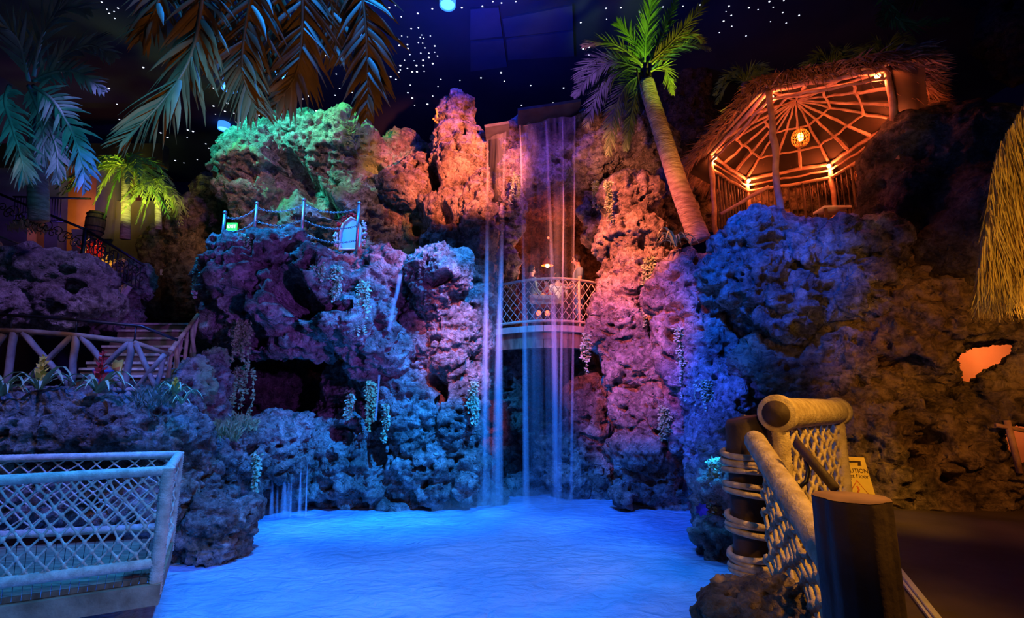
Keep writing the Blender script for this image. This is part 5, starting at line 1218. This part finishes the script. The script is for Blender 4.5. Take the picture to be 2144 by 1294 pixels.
# sawn stump
def stump(name, lab, c, rx, ry, z0, z1, m_side, m_top, seed):
    rr = random.Random(seed); e = empty(name, (c[0], c[1], z0), lab, 'post'); n = 90; vs = []; ph = [rr.uniform(0, 6) for _ in range(3)]
    for i in range(9):
        z = z0+(z1-z0)*i/8
        for j in range(n):
            a = 6.28318*j/n; r_ = 1+.05*math.sin(3*a+ph[0])+.03*math.sin(7*a+ph[1])+.015*math.sin(13*a+z*3)+.022*abs(math.sin(19*a+2*math.sin(z*7)+ph[2]))+rr.uniform(-.006, .006)
            vs.append(Vector((c[0]+rx*r_*math.cos(a), c[1]+ry*r_*math.sin(a), z)))
    MB().add(vs, [(i*n+j, i*n+(j+1) % n, (i+1)*n+(j+1) % n, (i+1)*n+j) for i in range(8) for j in range(n)]).build('bark', m_side, e)
    MB().add([v+Vector((0, 0, .002)) for v in vs[-n:]], [tuple(range(n))]).build('cut_top', m_top, e, smooth=False)
    return e
p = at(1772, 1042, 1.72)
stump('wooden_bollard', 'large dark sawn timber bollard in the right foreground', (p.x+.015, p.y), .108, .108, ZD, p.z, M['darkwood'], mat('sawn_top', (.36, .22, .10), (.2, .12, .05), 8, .7), 4)
# tall roped piling at the pool edge
pb = at(1560, 1180, 3.2); pt_ = at(1560, 875, 3.2)
cx_, cy_ = pt_.x, 3.2
e = empty('mooring_post', (cx_, cy_, -.2), 'tall dark piling wrapped with bands of thick rope at the pool edge', 'post')
MB().tube([Vector((cx_, cy_, -.3)), Vector((cx_, cy_, .8)), Vector((cx_, cy_, pt_.z-.05)), Vector((cx_-.01, cy_, pt_.z))], [.13, .125, .12, .10], 16, .03).build('pole', M['darkwood'], e)
for py, n_ in ((962, 4), (1018, 2), (1093, 3), (1172, 4)):
    z = at(1560, py, 3.2).z
    for k in range(n_):
        coil(MB(), (cx_, cy_, z-.035*n_/2+.037*k), .145, .019, 1, tilt=.12).build('rope_band', M['rope'], e)
# pale broken board behind the piling top
q_ = [(1558, 868), (1612, 888), (1622, 905), (1620, 935), (1600, 940), (1560, 910)]
quad('broken_plank', q_, 3.35, .05, M['log'], 'pale broken board fixed behind the top of the roped piling', 'board')
# diagonal rope-wrapped handrail, coming towards the camera, net below
h0 = at(1580, 922, 3.0); h1 = at(1735, 1165, 2.02)
e = empty('rope_handrail', (h0.x, h0.y, ZD), 'diagonal rope-wound handrail with netting below, right foreground', 'railing')
wrapped(MB(), h0, h1+(h1-h0)*.05, .053, .02, .13, 20).build('rail', M['rope'], e); MB().ball(h0, .056, 14, 8).build('end_cap', M['rope'], e)
wrapped(MB(), at(1604, 935, 3.02), at(1652, 1235, 3.02), .028, .016, .1).build('upright', M['rope'], e)
b0 = Vector((at(1608, 1290, 3.0).x+.03, 3.0, .92)); b1 = Vector((h1.x+.02, h1.y, .9))
net(MB(), b0, b1, h0+Vector((.03, 0, -.03)), h1, 12, 16, .013, .026, .012).build('net', M['rope'], e)
# rolled rail with net panel
r0 = at(1627, 866, 3.0); r1 = at(1752, 868, 4.1); r1.z = r0.z-.02
e = empty('rope_gate', ((r0.x+r1.x)/2, (r0.y+r1.y)/2, ZD), 'rope-bound gate panel with thick rolled top bar and knotted net', 'gate')
wrapped(MB(), r0, r1, .088, .022, .06, 24).build('top_roll', M['rope'], e)
ax = (r1-r0).normalized()
wrapped(MB(), r0-ax*.015, r0+ax*.03, .104, .014, .06, 22).build('end_wrap', M['rope'], e); wrapped(MB(), r1-ax*.05, r1+ax*.02, .104, .014, .06, 22).build('end_wrap', M['rope'], e)
MB().tube([r0-ax*.03, r0-ax*.005], .075, 22).build('end_disc', M['darkwood'], e)
u0 = r0+ax*.03+Vector((0, 0, -.06)); u1 = r1-ax*.03+Vector((0, 0, -.06)); zl = 1.1
wrapped(MB(), u0, Vector((u0.x, u0.y, .8)), .045, .02, .10, 14).build('upright', M['rope'], e)
wrapped(MB(), u1, Vector((u1.x, u1.y, .8)), .052, .024, .10, 14).build('upright', M['rope'], e)
net(MB(), Vector((u0.x, u0.y, .95)), Vector((u1.x, u1.y, .95)), u0, u1, 16, 16, .013, .024, .012).build('net', M['rope'], e)
# dark slanted bar and hook
e = empty('boat_hook', at(1745, 1022, 2.4), 'dark slanted bar with a curved hook leaning by the bollard', 'tool')
MB().tube([at(1668, 928, 2.6), at(1748, 1022, 2.35)], .022, 10).build('bar', M['darkwood'], e)
MB().tube([at(1686, 962, 2.55), at(1692, 985, 2.5), at(1688, 1008, 2.5), at(1676, 1018, 2.5), at(1664, 1012, 2.5)], .010, 8).build('hook', M['iron'], e)
# caution sign
e = empty('caution_sign', Vector((4.35, 6.05, ZD)), 'yellow wet floor caution sign standing behind the dark bollard', 'caution sign')
s0 = [at(1762, 956, 6.15), at(1808, 958, 6.15), at(1836, 1052, 6.0), at(1758, 1052, 6.0)]
zc = ZD
dn = (s0[3]-s0[0]); dn2 = (s0[2]-s0[1]); f1_ = (ZD-s0[3].z)/dn.z; s0[3] = s0[3]+dn*f1_; s0[2] = s0[2]+dn2*((ZD-s0[2].z)/dn2.z)
nv = (s0[1]-s0[0]).cross(s0[3]-s0[0]).normalized(); nv = nv if nv.y < 0 else -nv
def sp2(u, v, o_=0): return s0[0].lerp(s0[1], u).lerp(s0[3].lerp(s0[2], u), v)+nv*o_
outer = [(0, 0), (1, 0), (1, 1), (0, 1)]; hole = [(.2, .06), (.8, .06), (.8, .14), (.2, .14)]
vs = [sp2(*c, .01) for c in outer+hole]+[sp2(*c, -.01) for c in outer+hole]
fs = [(i, (i+1) % 4, (i+1) % 4+4, i+4) for i in range(4)]+[(i+8, i+12, (i+1) % 4+12, (i+1) % 4+8) for i in range(4)]+[(i, i+8, (i+1) % 4+8, (i+1) % 4) for i in range(4)]+[(i+4, (i+1) % 4+4, (i+1) % 4+12, i+12) for i in range(4)]
MB().add(vs, fs).build('front_panel', M['cone'], e, smooth=False)
bk = [v+Vector((.02, .3, 0)) for v in (s0[3], s0[2])]
vs = [sp2(0, 0, -.02), sp2(1, 0, -.02), bk[1], bk[0]]; vs += [v-nv*.015 for v in vs]
MB().add(vs, [(0, 1, 2, 3), (7, 6, 5, 4), (0, 4, 5, 1), (1, 5, 6, 2), (2, 6, 7, 3), (3, 7, 4, 0)]).build('back_panel', M['cone'], e, smooth=False)
xa = (s0[1]-s0[0]).normalized(); za = -(s0[3]-s0[0]); za = (za-xa*za.dot(xa)).normalized(); ya = -nv
rotm = Matrix((xa, za, xa.cross(za))).transposed().to_euler()
text_mesh('lettering', 'CAUTION', .068, M['print'], e, sp2(.5, .22, .0125), rotm, .001, bold=.0006)
text_mesh('lettering', 'Wet Floor', .068, M['print'], e, sp2(.52, .30, .0125), rotm, .001, bold=.0006)
tri = [sp2(.52, .37, .0125), sp2(.84, .60, .0125), sp2(.22, .60, .0125)]
MB().tube(tri, .008, 5, closed=True).build('triangle_mark', M['printo'], e); MB().tube([sp2(.5, .45, .0125), sp2(.55, .51, .0125), sp2(.48, .57, .0125)], .012, 5).build('figure_mark', M['printo'], e)
# steel floor rail
fa = atz(1855, 1165, ZD); fb_ = atz(1968, 1310, ZD)
e = empty('floor_rail', (fa.x, fa.y, ZD), 'polished metal edge rail running along the floor beside the bollard', 'rail')
MB().bar(fa+Vector((0, 0, .03)), fb_+Vector((0, 0, .03)), .035, .03).build('bar', M['steel'], e, smooth=False)
MB().bar(fa+Vector((-.035, 0, .015)), fb_+Vector((-.035, 0, .015)), .02, .02).build('lip', M['steel'], e, smooth=False)
# foreground rock
rock('boulder', 'brown pitted foreground boulder at the bottom under the roped piling', [(1560, 1262, 2.7, 74, 46, .22), (1640, 1262, 2.5, 66, 44, .2), (1600, 1330, 2.4, 150, 60, .3), (1520, 1310, 2.5, 60, 50, .22)],
     M['rock_tan'], vox=.012, seed=401, big=.025, mid=.025, fine=.006, pit=.03, freq=4.5)
# hanging straw at the right
e = empty('straw_thatch', at(2110, 230, 4.0), 'golden hanging straw thatch at the right edge', 'thatch'); rr = random.Random(55)
cols = MB(); 
def edge(y): return 2146-70*math.sin(min(1, max(0, (y-215)/170))*1.57)-max(0, (y-400))*.17
for k in range(6500):
    yy = 190+rr.random()*380; Y = 4.0+rr.uniform(-.2, .35); L_ = rr.uniform(.25, .6)
    xx = edge(yy)+95*rr.random()**1.4+rr.uniform(-3, 3)
    p = at(xx, yy, Y); d = Vector((rr.uniform(-.24, .10), rr.uniform(-.2, .2), -1)).normalized(); s = Vector((rr.uniform(.5, 1), rr.uniform(-1, 1), 0)).normalized()*.003
    m1 = p+d*L_*.5; d2 = (d+Vector((rr.uniform(-.2, .2), 0, 0))).normalized(); e1 = m1+d2*L_*.5
    zb_ = at(2100, 625+rr.uniform(0, 50), Y).z
    if e1.z < zb_: e1.z = zb_
    if m1.z < e1.z: m1.z = (p.z+e1.z)/2
    cols.add([p-s, p+s, m1+s, m1-s, e1+s*.4, e1-s*.4], [(0, 1, 2, 3), (3, 2, 4, 5)])
cols.build('strands', M['straw'], e, smooth=False)['kind'] = 'stuff'
MB().tube([at(2190, 150, 4.1), at(2165, 400, 4.1), at(2125, 600, 4.1)], [.10, .10, .03], 10).build('core', M['straw'], e)
spot((2.6, 1.2, 3.2), at(2110, 450, 4.0), (1, .50, .05), 210, 50, .8, .1)
# lit alcoves behind the holes in the amber wall
for k, (px, py, Y) in enumerate([(2065, 765, 8.6), (2140, 930, 8.4)]):
    p = at(px, py, Y)
    o = MB().box(p+Vector((.1, .3, 0)), (2.2, .1, 1.6)).build('wall_alcove', mat('pink_plaster', (.75, .45, .30), (.6, .33, .2), 1.2, .9, .01, 6), smooth=False); o['kind'] = 'structure'
    point(p+Vector((.1, -.45, .35)), (1, .26, .06), 26 if k == 0 else 9, .1)
e = empty('stair_post', at(2125, 960, 6.0), 'slanted wooden post in front of the lower right lit opening', 'post')
MB().tube([at(2108, 880, 6.35), at(2136, 990, 6.35)], .035, 8).build('pole', M['redlog'], e)
MB().tube([at(2085, 890, 6.35), at(2160, 905, 6.35)], .025, 8).build('crossbar', M['redlog'], e)

# low mist where the falls strike the pool
m = bpy.data.materials.new('pool_mist'); m.use_nodes = True; nt = m.node_tree; nt.nodes.clear()
o_ = nt.nodes.new('ShaderNodeOutputMaterial'); v_ = nt.nodes.new('ShaderNodeVolumePrincipled'); v_.inputs['Density'].default_value = 0.22; v_.inputs['Color'].default_value = (.9, .95, 1, 1)
nt.links.new(v_.outputs[0], o_.inputs['Volume'])
c0 = at(1085, 1045, 10.3); b = MB().ball((c0.x, c0.y-.2, .02), 1.0, 24, 14, (1.7, 1.2, .38))
tag(b.build('mist', m, origin=(c0.x, c0.y, .0)), 'thin blue mist drifting where the waterfalls meet the pool', 'mist', kind='stuff')
